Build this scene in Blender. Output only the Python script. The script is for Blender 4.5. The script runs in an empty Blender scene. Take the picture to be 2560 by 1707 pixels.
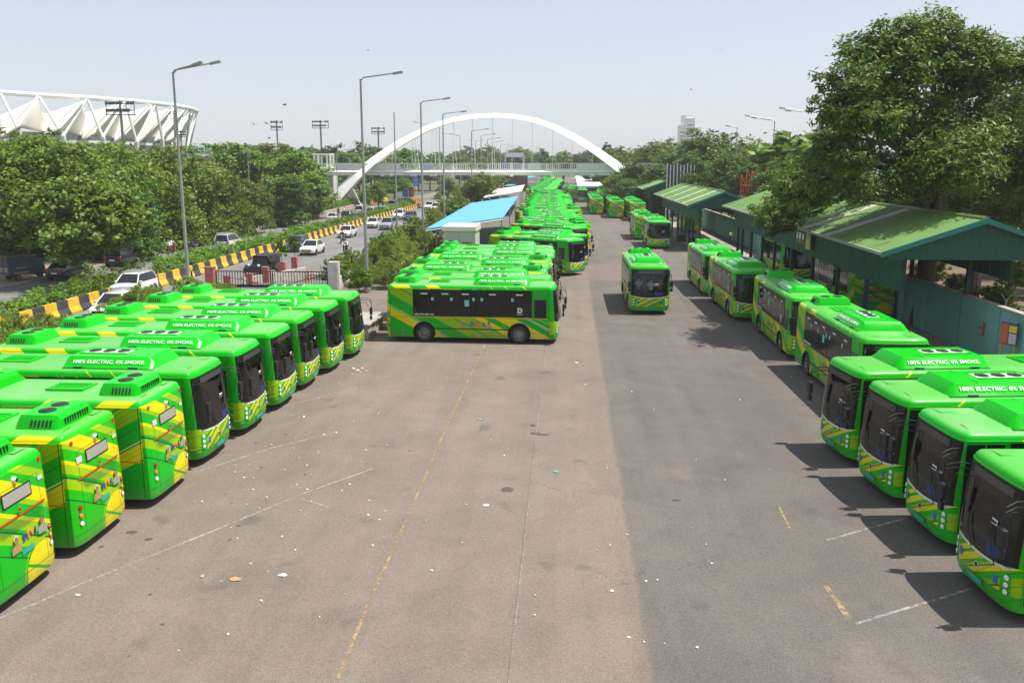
import bpy, bmesh, math, random
import numpy as np
from mathutils import Vector, Matrix, Euler
random.seed(7)
R=math.radians
scn=bpy.context.scene
COL=scn.collection
# ------------------------------------------------------------ camera, sky, sun, exposure
FPX=2180.; HOR=408.; VPX=1415.; CH=9.5
pitch=math.atan((853.5-HOR)/FPX); yaw=math.atan((VPX-1280)/(FPX/math.cos(pitch)))
cam=bpy.data.cameras.new('camera'); co=bpy.data.objects.new('camera',cam); COL.objects.link(co); scn.camera=co
co.location=(0,0,CH); co.rotation_euler=(R(90)-pitch,0,yaw)
cam.sensor_width=36; cam.lens=36*FPX/2560; cam.clip_end=6000; cam.clip_start=0.3
w=bpy.data.worlds.new('World'); scn.world=w; w.use_nodes=True
nt=w.node_tree; bg=nt.nodes['Background']; sk=nt.nodes.new('ShaderNodeTexSky'); sk.sky_type='NISHITA'
SDIR=Vector((1.36,.12,3.0)).normalized()
SEL=math.asin(SDIR.z); SAZ=math.atan2(SDIR.x,SDIR.y)
sk.sun_disc=False; sk.sun_elevation=SEL; sk.sun_rotation=SAZ; sk.altitude=200; sk.air_density=1.0; sk.dust_density=1.0; sk.ozone_density=2.6
tn=nt.nodes.new('ShaderNodeHueSaturation'); tn.inputs['Saturation'].default_value=.62; nt.links.new(sk.outputs[0],tn.inputs['Color']); hzm=nt.nodes.new('ShaderNodeMix'); hzm.data_type='RGBA'; hzm.inputs[0].default_value=.5; hzm.inputs[7].default_value=(4.9,5.3,6.0,1); nt.links.new(tn.outputs[0],hzm.inputs[6]); nt.links.new(hzm.outputs[2],bg.inputs[0]); bg.inputs[1].default_value=0.102
sun=bpy.data.lights.new('sun','SUN'); sun.energy=4.7; sun.angle=R(0.55); sun.color=(1,.955,.88)
so=bpy.data.objects.new('sun',sun); COL.objects.link(so); so.rotation_euler=SDIR.to_track_quat('Z','Y').to_euler()
scn.view_settings.view_transform='Standard'; scn.view_settings.look='None'; scn.view_settings.exposure=0.54; scn.view_settings.gamma=1
scn.render.engine='CYCLES'
scn.cycles.max_bounces=6; scn.cycles.transparent_max_bounces=12; scn.cycles.volume_bounces=0; scn.cycles.diffuse_bounces=3; scn.cycles.glossy_bounces=3
# ray helpers: pixel of the 2560 wide photograph -> point on height z / at distance Y
_f=Vector((-math.sin(yaw)*math.cos(pitch),math.cos(yaw)*math.cos(pitch),-math.sin(pitch)))
_r=Vector((math.cos(yaw),math.sin(yaw),0)); _u=_r.cross(_f)
def PX(x,y,z):
    v=Vector((x,y,z-CH)); k=v.dot(_f); return 1280+FPX*v.dot(_r)/k, 853.5-FPX*v.dot(_u)/k
def G(x,y,z=0.):
    d=_f+_r*((x-1280)/FPX)-_u*((y-853.5)/FPX); t=(z-CH)/d.z; return Vector((0,0,CH))+d*t
def D(x,y,Y):
    d=_f+_r*((x-1280)/FPX)-_u*((y-853.5)/FPX); return Vector((0,0,CH))+d*(Y/d.y)
# ------------------------------------------------------------ materials
MATS={}
class NT:
    def __init__(s,m): s.t=m.node_tree; s.n=s.t.nodes; s.l=s.t.links
    def new(s,ty,**k):
        n=s.n.new(ty)
        for a,b in k.items(): setattr(n,a,b)
        return n
    def put(s,i,v):
        if v is None: return
        if isinstance(v,bpy.types.NodeSocket): s.l.new(v,i)
        else: i.default_value=v
    def M(s,op,a,b=None,c=None,clamp=False):
        n=s.new('ShaderNodeMath',operation=op,use_clamp=clamp); s.put(n.inputs[0],a); s.put(n.inputs[1],b); s.put(n.inputs[2],c); return n.outputs[0]
    def mix(s,f,a,b):
        n=s.new('ShaderNodeMix',data_type='RGBA'); s.put(n.inputs[0],f); s.put(n.inputs[6],a); s.put(n.inputs[7],b); return n.outputs[2]
    def noise(s,vec,scale,detail=3,rough=.5,dist=0):
        n=s.new('ShaderNodeTexNoise'); s.put(n.inputs['Vector'],vec); n.inputs['Scale'].default_value=scale; n.inputs['Detail'].default_value=detail; n.inputs['Roughness'].default_value=rough; n.inputs['Distortion'].default_value=dist; return n.outputs[0]
    def ramp(s,f,stops,const=False):
        n=s.new('ShaderNodeValToRGB'); s.put(n.inputs[0],f); r=n.color_ramp
        if const: r.interpolation='CONSTANT'
        r.elements[0].position=stops[0][0]; r.elements[0].color=c4(stops[0][1])
        r.elements[1].position=stops[1][0]; r.elements[1].color=c4(stops[1][1])
        for p,c in stops[2:]:
            e=r.elements.new(p); e.color=c4(c)
        return n.outputs[0]
    def lt(s,a,b): return s.M('LESS_THAN',a,b)
    def gt(s,a,b): return s.M('GREATER_THAN',a,b)
    def band(s,a,lo,hi): return s.M('MULTIPLY',s.gt(a,lo),s.lt(a,hi))
    def sm(s,a,lo,hi,o0=0.,o1=1.):
        n=s.new('ShaderNodeMapRange'); s.put(n.inputs[0],a); n.inputs[1].default_value=lo; n.inputs[2].default_value=hi; n.inputs[3].default_value=o0; n.inputs[4].default_value=o1; return n.outputs[0]
def c4(c): return tuple(c)+(1,) if len(c)==3 else tuple(c)
def mat(name,base,rough=.6,metal=0,var=.0,scale=3,spec=.5,bump=0,bscale=30,coat=0,dirt=None,dirtamt=.0):
    if name in MATS: return MATS[name]
    m=bpy.data.materials.new(name); m.use_nodes=True; t=NT(m); b=m.node_tree.nodes['Principled BSDF']
    b.inputs['Base Color'].default_value=c4(base); b.inputs['Roughness'].default_value=rough; b.inputs['Metallic'].default_value=metal
    b.inputs['Specular IOR Level'].default_value=spec; b.inputs['Coat Weight'].default_value=coat; b.inputs['Coat Roughness'].default_value=.08
    tc=t.new('ShaderNodeTexCoord').outputs['Object']
    if var>0 or dirt:
        n=t.noise(tc,scale,5,.6); col=c4(base)
        v=t.sm(n,.3,.7,1-var,1+var)
        h=t.new('ShaderNodeHueSaturation'); h.inputs['Color'].default_value=col; t.put(h.inputs['Value'],v); o=h.outputs[0]
        if dirt:
            n2=t.noise(tc,scale*.45,6,.65,.4); o=t.mix(t.sm(n2,.45,.75,0,dirtamt),o,c4(dirt))
        t.l.new(o,b.inputs['Base Color'])
        t.l.new(t.sm(n,.2,.8,max(rough-.1,0.02),min(rough+.12,1)),b.inputs['Roughness'])
    if bump:
        n=t.noise(tc,bscale,4,.6); bp=t.new('ShaderNodeBump'); bp.inputs['Strength'].default_value=bump; bp.inputs['Distance'].default_value=.05; t.l.new(n,bp.inputs['Height']); t.l.new(bp.outputs[0],b.inputs['Normal'])
    MATS[name]=m; return m
def glassmat(name,tint=.25,col=(1,1,1),gl=.06,veil=.10):
    if name in MATS: return MATS[name]
    m=bpy.data.materials.new(name); m.use_nodes=True; t=NT(m); t.n.remove(t.n['Principled BSDF'])
    tr=t.new('ShaderNodeBsdfTransparent'); tr.inputs[0].default_value=(tint*col[0],tint*col[1],tint*col[2],1)
    g=t.new('ShaderNodeBsdfGlossy'); g.inputs['Roughness'].default_value=gl; g.inputs[0].default_value=(.9,.93,.95,1)
    df=t.new('ShaderNodeBsdfDiffuse'); df.inputs[0].default_value=(.06,.055,.05,1)
    fr=t.new('ShaderNodeFresnel'); fr.inputs[0].default_value=1.45
    mx=t.new('ShaderNodeMixShader'); t.l.new(fr.outputs[0],mx.inputs[0]); t.l.new(tr.outputs[0],mx.inputs[1]); t.l.new(g.outputs[0],mx.inputs[2])
    m2=t.new('ShaderNodeMixShader'); m2.inputs[0].default_value=veil; t.l.new(mx.outputs[0],m2.inputs[1]); t.l.new(df.outputs[0],m2.inputs[2])
    t.l.new(m2.outputs[0],t.n['Material Output'].inputs[0]); MATS[name]=m; return m
def leafmat(name,a,b,c=None,trans=.35):
    if name in MATS: return MATS[name]
    m=bpy.data.materials.new(name); m.use_nodes=True; t=NT(m); bs=m.node_tree.nodes['Principled BSDF']
    tc=t.new('ShaderNodeTexCoord').outputs['Object']; oi=t.new('ShaderNodeObjectInfo').outputs['Random']
    n=t.noise(tc,.55,3,.6); isl=t.new('ShaderNodeNewGeometry').outputs['Random Per Island']
    f=t.M('ADD',t.M('MULTIPLY',t.sm(n,.35,.65),.6),t.M('MULTIPLY',isl,.4))
    o=t.mix(f,c4(a),c4(b))
    if c: o=t.mix(t.sm(isl,.93,.96),o,c4(c))
    h=t.new('ShaderNodeHueSaturation'); t.put(h.inputs['Color'],o); t.put(h.inputs['Value'],t.sm(oi,0,1,.78,1.2)); t.put(h.inputs['Hue'],t.sm(oi,0,1,.485,.51))
    t.l.new(h.outputs[0],bs.inputs['Base Color']); bs.inputs['Roughness'].default_value=.5; bs.inputs['Specular IOR Level'].default_value=.35
    tl=t.new('ShaderNodeBsdfTranslucent'); t.l.new(h.outputs[0],tl.inputs[0])
    mx=t.new('ShaderNodeMixShader'); mx.inputs[0].default_value=trans; t.l.new(bs.outputs[0],mx.inputs[1]); t.l.new(tl.outputs[0],mx.inputs[2]); t.l.new(mx.outputs[0],t.n['Material Output'].inputs[0])
    MATS[name]=m; return m
GREEN=(.001,.45,.004); LIME=(.30,.52,.001); YEL=(.78,.66,.001); DKG=(.001,.16,.02); WHT=(.8,.8,.78)
black=mat('black_rubber',(.015,.015,.015),.6); white=mat('white_paint',WHT,.5,var=.06); dkgrey=mat('dark_grey',(.05,.05,.05),.6)
greenp=mat('green_paint',GREEN,.3,spec=.25,var=.02,scale=.4)
dkglass=mat('dark_glass',(.012,.013,.013),.08,spec=.6)
glass=glassmat('tinted_glass',.30,(.85,1,.92)); wsglass=glassmat('windscreen_glass',.78,(.9,1,.96),.04,.025)
tyre=mat('tyre',(.022,.02,.019),.85,var=.2,dirt=(.12,.1,.08),dirtamt=.4); rimm=mat('steel_rim',(.22,.22,.22),.4,.6,var=.15)
chrome=mat('chrome',(.7,.7,.7),.2,.9); lens=mat('lamp_lens',(.8,.8,.8),.12,spec=.8); redl=mat('red_lens',(.45,.01,.01),.2); orl=mat('orange_lens',(.8,.22,.01),.25)
teal=mat('teal_plate',(.02,.35,.3),.5); blue=mat('blue_paint',(.02,.08,.42),.4); redp=mat('red_paint',(.45,.03,.02),.5); orange=mat('orange_paint',(.75,.2,.02),.5,var=.1)
yelp=mat('yellow_paint',(.72,.52,.02),.5,var=.08); galv=mat('galvanised_steel',(.33,.35,.34),.5,.35,var=.12,scale=2); concrete=mat('concrete',(.36,.33,.29),.9,var=.18,scale=2,bump=.3,dirt=(.12,.11,.1),dirtamt=.5)
stickb=mat('pale_blue_sticker',(.18,.55,.55),.6); interior=mat('bus_interior',(.13,.135,.13),.7); seatg=mat('seat_green',(.03,.2,.06),.7)
ltgrey=mat('grey_panel',(.3,.3,.29),.5,var=.05); skin=mat('skin',(.25,.13,.08),.55); hairm=mat('black_hair',(.012,.01,.01),.6)
# ------------------------------------------------------------ object helpers
def tag(o,label=None,cat=None,group=None,kind=None):
    if label: o['label']=label
    if cat: o['category']=cat
    if group: o['group']=group
    if kind: o['kind']=kind
    return o
def empty(name,label,cat,loc=(0,0,0),rz=0,group=None):
    o=bpy.data.objects.new(name,None); COL.objects.link(o); o.location=loc; o.rotation_euler=(0,0,rz); o.empty_display_size=.2
    return tag(o,label,cat,group)
class MB:
    def __init__(s): s.v=[];s.f=[];s.m=[];s.ms=[];s.sm=[]
    def mi(s,m):
        if m not in s.ms: s.ms.append(m)
        return s.ms.index(m)
    def add(s,vs,fs,m,smooth=False):
        b=len(s.v); s.v+= [tuple(v) for v in vs]; i=s.mi(m)
        for f in fs: s.f.append([b+k for k in f]); s.m.append(i); s.sm.append(smooth)
        return s
    def box(s,x0,x1,y0,y1,z0,z1,m,bev=0):
        if bev>0:
            c=((x0+x1)/2,(y0+y1)/2,(z0+z1)/2); hx,hy,hz=(x1-x0)/2,(y1-y0)/2,(z1-z0)/2; b=min(bev,hx*.9,hy*.9,hz*.9)
            bm=bmesh.new(); bmesh.ops.create_cube(bm,size=2); 
            for v in bm.verts: v.co=Vector((c[0]+v.co.x*hx,c[1]+v.co.y*hy,c[2]+v.co.z*hz))
            bmesh.ops.bevel(bm,geom=bm.edges[:],offset=b,segments=2,affect='EDGES',profile=.6)
            bm.verts.ensure_lookup_table(); 
            s.add([v.co for v in bm.verts],[[v.index for v in f.verts] for f in bm.faces],m,False); bm.free(); return s
        vs=[(x,y,z) for z in (z0,z1) for y in (y0,y1) for x in (x0,x1)]
        return s.add(vs,[(0,2,3,1),(4,5,7,6),(0,1,5,4),(2,6,7,3),(0,4,6,2),(1,3,7,5)],m)
    def hexa(s,b,t,m):
        "b,t: 4 bottom and 4 top points, counter-clockwise"
        return s.add(list(b)+list(t),[(3,2,1,0),(4,5,6,7),(0,1,5,4),(1,2,6,5),(2,3,7,6),(3,0,4,7)],m)
    def tube(s,pts,r,m,n=8,r2=None,cap=True):
        pts=[Vector(p) for p in pts]; k=len(pts); vs=[]; up=None
        for i,p in enumerate(pts):
            d=(pts[min(i+1,k-1)]-pts[max(i-1,0)]).normalized()
            if up is None: a=d.orthogonal().normalized()
            else:
                a=(up-d*up.dot(d)); a=a.normalized() if a.length>1e-6 else d.orthogonal().normalized()
            up=a; c=d.cross(a); rr=r if r2 is None else r+(r2-r)*i/(k-1)
            for j in range(n):
                t=2*math.pi*j/n; vs.append(p+(a*math.cos(t)+c*math.sin(t))*rr)
        fs=[(i*n+j,i*n+(j+1)%n,(i+1)*n+(j+1)%n,(i+1)*n+j) for i in range(k-1) for j in range(n)]
        s.add(vs,fs,m,True)
        if cap: s.add(vs[:n],[list(range(n))[::-1]],m); s.add(vs[-n:],[list(range(n))],m)
        return s
    def disc(s,c,ax,r,m,n=16,th=.01):
        c=Vector(c); ax=Vector(ax).normalized(); return s.tube([c-ax*th/2,c+ax*th/2],r,m,n)
    def lathe(s,prof,c,ax,m,n=24,mats=None):
        c=Vector(c); ax=Vector(ax).normalized(); a=ax.orthogonal().normalized(); b=ax.cross(a); vs=[]
        for (r,h) in prof:
            for j in range(n):
                t=2*math.pi*j/n; vs.append(c+ax*h+(a*math.cos(t)+b*math.sin(t))*r)
        for i in range(len(prof)-1):
            fs=[(i*n+j,i*n+(j+1)%n,(i+1)*n+(j+1)%n,(i+1)*n+j) for j in range(n)]
            b0=len(s.v)
            s.add(vs[i*n:(i+2)*n],[(j,(j+1)%n,n+(j+1)%n,n+j) for j in range(n)],mats[i] if mats else m,True)
        return s
    def build(s,name,parent=None,label=None,sharp=35,loc=None):
        me=bpy.data.meshes.new(name); me.from_pydata(s.v,[],s.f)
        for m in s.ms: me.materials.append(m)
        me.polygons.foreach_set('material_index',s.m); me.polygons.foreach_set('use_smooth',s.sm)
        me.update()
        if any(s.sm):
            try: me.set_sharp_from_angle(angle=R(sharp))
            except Exception: pass
        o=bpy.data.objects.new(name,me); COL.objects.link(o)
        if parent: o.parent=parent
        if label: o['label']=label
        if loc: o.location=loc
        return o
def copy_tree(o,parent=None,kids=None):
    c=o.copy(); COL.objects.link(c); c.parent=parent
    for ch in o.children: copy_tree(ch,c)
    return c
def applied(o):
    dg=bpy.context.evaluated_depsgraph_get(); me=bpy.data.meshes.new_from_object(o.evaluated_get(dg)); o.modifiers.clear(); o.data=me; return o
_tc={}
def textmesh(s,size=1,bold=.0,ext=.004,sx=1,align='CENTER'):
    k=(s,size,bold,ext,sx,align)
    if k in _tc: return _tc[k]
    cu=bpy.data.curves.new('lettering','FONT'); cu.body=s; cu.size=size; cu.extrude=ext; cu.offset=bold; cu.align_x=align; cu.align_y='CENTER'; cu.resolution_u=3
    o=bpy.data.objects.new('t',cu); COL.objects.link(o); dg=bpy.context.evaluated_depsgraph_get(); dg.update()
    me=bpy.data.meshes.new_from_object(o.evaluated_get(dg)); bpy.data.objects.remove(o)
    for v in me.vertices: v.co.x*=sx
    me.name='lettering'; _tc[k]=me; return me
def text(parent,s,size,m,loc,xdir,up,bold=.0,sx=1,name='lettering',ext=.004,align='CENTER'):
    me=textmesh(s,size,bold,ext,sx,align).copy(); me.materials.clear(); me.materials.append(m)
    for p in me.polygons: p.material_index=0
    o=bpy.data.objects.new(name,me); COL.objects.link(o); o.parent=parent
    X=Vector(xdir).normalized(); Z=X.cross(Vector(up)).normalized(); Y=Z.cross(X)
    o.matrix_local=Matrix(((X.x,Y.x,Z.x,loc[0]),(X.y,Y.y,Z.y,loc[1]),(X.z,Y.z,Z.z,loc[2]),(0,0,0,1)))
    return o
ORD=['nearest','second','third','fourth','fifth','sixth','seventh','eighth','ninth','tenth','eleventh','twelfth','thirteenth','fourteenth','fifteenth','sixteenth','seventeenth','eighteenth','nineteenth','twentieth']
TENS={20:'twenty',30:'thirty',40:'forty',50:'fifty',60:'sixty',70:'seventy',80:'eighty',90:'ninety'}
TNTH={20:'twentieth',30:'thirtieth',40:'fortieth',50:'fiftieth',60:'sixtieth',70:'seventieth',80:'eightieth',90:'ninetieth'}
def ordn(i):
    "i from 1"
    if i<=20: return ['first']+ORD[1:] and (['first']+ORD[1:])[i-1]
    t=i//10*10; u=i%10
    return TNTH[t] if u==0 else TENS[t]+'-'+(['first']+ORD[1:])[u-1]
# ------------------------------------------------------------ the bus
def livery():
    m=bpy.data.materials.new('bus_livery'); m.use_nodes=True; t=NT(m); b=t.n['Principled BSDF']
    co_=t.new('ShaderNodeTexCoord').outputs['Object']; sp=t.new('ShaderNodeSeparateXYZ'); t.l.new(co_,sp.inputs[0]); x,y,z=sp.outputs
    ay=t.M('ABSOLUTE',y)
    s=t.M('ADD',t.M('ADD',x,4.8),t.M('MULTIPLY',t.M('SUBTRACT',z,1.38),1.92)); sn=t.sm(s,-3,10.5)
    def st(v): return (v+3)/13.5
    W=(.75,.78,.74)
    stops=[(0,GREEN),(st(.42),YEL),(st(1.3),GREEN),(st(1.40),W),(st(1.44),GREEN),(st(1.60),W),(st(1.64),GREEN),(st(2.2),DKG),(st(2.26),GREEN),(st(2.65),LIME),(st(3.65),GREEN),(st(3.85),LIME),(st(4.7),GREEN),(st(4.88),YEL),(st(5.45),DKG),(st(5.52),GREEN),(st(6.05),YEL),(st(7.15),GREEN),(st(7.5),DKG),(st(7.56),GREEN),(st(7.80),W),(st(7.84),GREEN),(st(7.94),W),(st(7.98),GREEN),(st(8.4),YEL),(st(8.46),GREEN)]
    side=t.ramp(sn,stops,True)
    # thin pinstripes along the bands
    pin=t.gt(t.M('FRACT',t.M('MULTIPLY',s,3.7)),.9); side=t.mix(t.M('MULTIPLY',pin,.45),side,c4(DKG))
    up=t.gt(z,1.42); plain=t.M('MULTIPLY',up,t.gt(x,3.2)); side=t.mix(plain,side,c4(GREEN))
    # orange waist line
    side=t.mix(t.M('MULTIPLY',t.band(z,1.355,1.40),t.gt(x,-4.55)),side,(.75,.28,.01,1))
    # panel seams
    fx=t.M('FRACT',t.M('DIVIDE',t.M('ADD',x,5),1.03)); seam=t.M('MULTIPLY',t.lt(fx,.012),t.lt(z,.76)); seam=t.M('MAXIMUM',seam,t.M('MULTIPLY',t.band(x,-4.52,-4.50),t.lt(z,2.93)))
    side=t.mix(seam,side,(.01,.06,.01,1))
    # black glass band
    side=t.mix(t.M('MULTIPLY',t.band(z,1.43,2.88),t.band(x,-3.24,3.36)),side,(.012,.013,.013,1))
    # roof shoulder with yellow dashes
    s2=t.M('ADD',x,t.M('MULTIPLY',z,1.3)); sh=t.ramp(t.sm(s2,-1.2,8.8),[(0,GREEN),(.075,YEL),(.17,GREEN),(.265,YEL),(.335,GREEN),(.62,YEL),(.625,GREEN),(.70,YEL),(.705,GREEN),(.8,YEL),(.805,GREEN)],True)
    n1=t.noise(co_,1.1,5,.65,.5); n2=t.noise(co_,9,4,.6)
    oi=t.new('ShaderNodeObjectInfo').outputs['Random']
    ofs=t.new('ShaderNodeVectorMath',operation='ADD'); t.l.new(co_,ofs.inputs[0]); cx=t.new('ShaderNodeCombineXYZ'); t.l.new(t.M('MULTIPLY',oi,50),cx.inputs[0]); t.l.new(cx.outputs[0],ofs.inputs[1])
    n3=t.noise(ofs.outputs[0],.8,6,.65,.6)
    dust=t.M('MULTIPLY',t.sm(n3,.25,.6,.45,1),t.sm(oi,0,1,.45,.95),clamp=True)
    roof=t.mix(dust,c4(GREEN),(.19,.40,.14,1))
    roof=t.mix(t.M('MULTIPLY',t.sm(t.noise(ofs.outputs[0],26,2),.68,.74),.35),roof,(.6,.62,.5,1))
    col=t.mix(t.M('MULTIPLY',t.gt(z,2.93),1.),side,sh)
    col=t.mix(t.M('MULTIPLY',t.sm(z,3.05,3.11),t.lt(ay,1.17)),col,roof)
    # front
    f=t.M('ADD',t.M('MULTIPLY',y,-1.),t.M('MULTIPLY',z,2.0)); 
    fr=t.ramp(t.sm(f,-1,4.5),[(0,GREEN),(.25,YEL),(.285,DKG),(.30,LIME),(.345,GREEN),(.41,YEL),(.455,DKG),(.465,LIME),(.49,GREEN),(.52,YEL),(.585,GREEN),(.615,YEL),(.66,GREEN),(.70,LIME)],True)
    fr=t.mix(t.M('MULTIPLY',t.band(ay,.86,1.12),t.lt(z,1.04)),fr,c4(GREEN)); fr=t.mix(t.M('MULTIPLY',t.gt(ay,1.12),t.band(z,.62,.93)),fr,c4(LIME)); fr=t.mix(t.lt(z,t.M('ADD',.56,t.M('MULTIPLY',y,.05))),fr,c4(GREEN)); pn=t.gt(t.M('FRACT',t.M('MULTIPLY',t.M('ADD',y,t.M('MULTIPLY',z,-1.4)),2.3)),.94); fr=t.mix(t.M('MULTIPLY',pn,.7),fr,c4(DKG))
    ws=t.M('MULTIPLY',t.lt(ay,1.19),t.band(z,t.M('ADD',1.12,t.M('MULTIPLY',t.M('MULTIPLY',ay,ay),.10)),2.90))
    ln=t.M('MULTIPLY',t.lt(ay,1.12),t.M('MULTIPLY',t.gt(z,t.M('ADD',1.06,t.M('MULTIPLY',t.M('MULTIPLY',ay,ay),.10))),t.lt(z,t.M('ADD',1.12,t.M('MULTIPLY',t.M('MULTIPLY',ay,ay),.10)))))
    fr=t.mix(ln,fr,(.7,.72,.72,1)); fr=t.mix(t.gt(z,1.25),fr,c4(GREEN)); fr=t.mix(ws,fr,(.012,.012,.012,1))
    isf=t.M('MULTIPLY',t.gt(x,t.M('ADD',4.32,t.M('MULTIPLY',t.gt(z,1.2),-.12))),t.lt(z,2.93)); col=t.mix(isf,col,fr)
    # rear
    q=t.M('SUBTRACT',z,t.M('MULTIPLY',y,.5)); 
    rr=t.ramp(t.sm(q,-.2,3.4),[(0,GREEN),(.24,GREEN),(.30,DKG),(.31,GREEN),(.38,LIME),(.455,DKG),(.47,GREEN),(.49,LIME),(.555,YEL),(.585,GREEN),(.665,LIME),(.70,YEL),(.80,GREEN),(.86,LIME),(.92,GREEN)],True)
    dd=t.M('SQRT',t.M('ADD',t.M('POWER',t.M('ADD',y,.62),2),t.M('POWER',t.M('SUBTRACT',z,.42),2)))
    rr=t.mix(t.lt(dd,.62),rr,c4(YEL)); rr=t.mix(t.M('MULTIPLY',t.lt(dd,.62),t.band(q,.68,.76)),rr,c4(GREEN)); rr=t.mix(t.band(dd,.68,.71),rr,c4(LIME))
    rr=t.mix(t.M('MULTIPLY',t.gt(y,.78),t.lt(z,1.12)),rr,c4(GREEN))
    sea=t.M('MAXIMUM',t.M('MULTIPLY',t.band(ay,.83,.845),t.band(z,.55,2.6)),t.M('MULTIPLY',t.lt(ay,1.22),t.band(z,.545,.56))); sea=t.M('MAXIMUM',sea,t.M('MULTIPLY',t.lt(ay,.84),t.band(z,2.60,2.612)))
    rr=t.mix(sea,rr,(.01,.07,.01,1))
    isr=t.M('MULTIPLY',t.lt(x,-4.55),t.lt(z,2.97)); col=t.mix(isr,col,rr)
    # road dirt near the skirt
    dr=t.M('MULTIPLY',t.sm(z,.3,.75,1,0),t.sm(n1,.35,.65,.1,.55),clamp=True); col=t.mix(dr,col,(.16,.14,.10,1))
    col=t.mix(t.M('MULTIPLY',t.sm(n2,.5,.8,0,.12),1.),col,(.2,.25,.16,1))
    hv=t.new('ShaderNodeHueSaturation'); t.put(hv.inputs['Color'],col); t.put(hv.inputs['Hue'],t.sm(oi,0,1,.493,.507)); t.put(hv.inputs['Value'],t.sm(t.M('FRACT',t.M('MULTIPLY',oi,7.3)),0,1,.90,1.05)); col=hv.outputs[0]
    t.l.new(col,b.inputs['Base Color']); t.l.new(t.sm(n1,.3,.7,.28,.45),b.inputs['Roughness']); b.inputs['Coat Weight'].default_value=.08; b.inputs['Coat Roughness'].default_value=.12; b.inputs['Specular IOR Level'].default_value=.2
    MATS['bus_livery']=m; return m
LIV=livery()
HL,HW=4.8,1.25
def outline(z,ins=0,dense=True):
    pts=[]; w_=HW-ins; L=HL-ins
    t=max(0,(z-1.2)/1.8); sh=.20*t**1.4 + (.05*(.6-z)/.3 if z<.6 else 0)
    nf=14 if dense else 8
    for i in range(nf+1):
        th=-math.pi/2+math.pi*i/nf; y=w_*math.copysign(abs(math.sin(th))**(2/3.8),math.sin(th)); c=max(0,math.cos(th)); x=4.25+(L-4.25-sh)*c**(2/3.8)
        pts.append((x,y))
    xs=[3.8,3.3,2.0,.5,-1,-2.5,-3.3,-4.0] if dense else [2,-1.5]
    for x in xs: pts.append((x,w_))
    nr=10 if dense else 6; rs=.10*max(0,(z-1.0)/2)**1.5
    for i in range(nr+1):
        th=math.pi/2+math.pi*i/nr; y=w_*math.copysign(abs(math.sin(th))**(2/4.5),math.sin(th)); c=abs(math.cos(th)) if i not in (0,nr) else 0; x=-4.45-(L-4.45-rs)*c**(2/4.5)
        pts.append((x,y))
    for x in xs[::-1]: pts.append((x,-w_))
    return pts
RINGS=[(.27,.03),(.40,0),(.75,0),(1.1,0),(1.4,0),(1.8,0),(2.2,0),(2.6,0),(2.9,0),(2.935,0),(2.94,.02),(3.02,.035),(3.08,.09),(3.12,.2),(3.145,.4),(3.155,.75)]
def body_mesh(dense):
    b=MB(); n=None
    for z,i in RINGS:
        o=outline(z,i,dense); n=len(o); b.v+=[(x,y,z) for x,y in o]
    b.mi(LIV); b.mi(interior)
    for r in range(len(RINGS)-1):
        for j in range(n): b.f.append([r*n+j,r*n+(j+1)%n,(r+1)*n+(j+1)%n,(r+1)*n+j]); b.m.append(0); b.sm.append(True)
    b.f.append(list(range(n))[::-1]); b.m.append(1); b.sm.append(False)
    k=(len(RINGS)-1)*n; b.f.append([k+j for j in range(n)]); b.m.append(0); b.sm.append(True)
    return b
def patch(side,a0,a1,z0,z1,off,na=10,nz=3):
    "curved panel following the front (+1) or rear (-1) face, a = y range"
    def X(y,z):
        if side>0:
            t=max(0,(z-1.2)/1.8); sh=.20*t**1.4; u=min(1,abs(y)/HW); return 4.25+(HL-4.25-sh)*(1-u**3.8)**(1/3.8)
        rs=.10*max(0,(z-1.0)/2)**1.5; u=min(1,abs(y)/HW); return -4.45-(HL-4.45-rs)*(1-u**4.5)**(1/4.5)
    vs=[];fs=[]
    for k in range(nz+1):
        for i in range(na+1):
            y=a0+(a1-a0)*i/na; z=z0+(z1-z0)*k/nz; vs.append((X(y,z)+side*off,y,z))
    for k in range(nz):
        for i in range(na):
            q=[k*(na+1)+i,k*(na+1)+i+1,(k+1)*(na+1)+i+1,(k+1)*(na+1)+i]; fs.append(q if side>0 else q[::-1])
    return vs,fs
WIN=[(-3.18,-2.02),(-1.90,-.97),(-.85,.26),(.42,1.98),(2.10,3.26)]
FSEAT=[]
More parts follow.
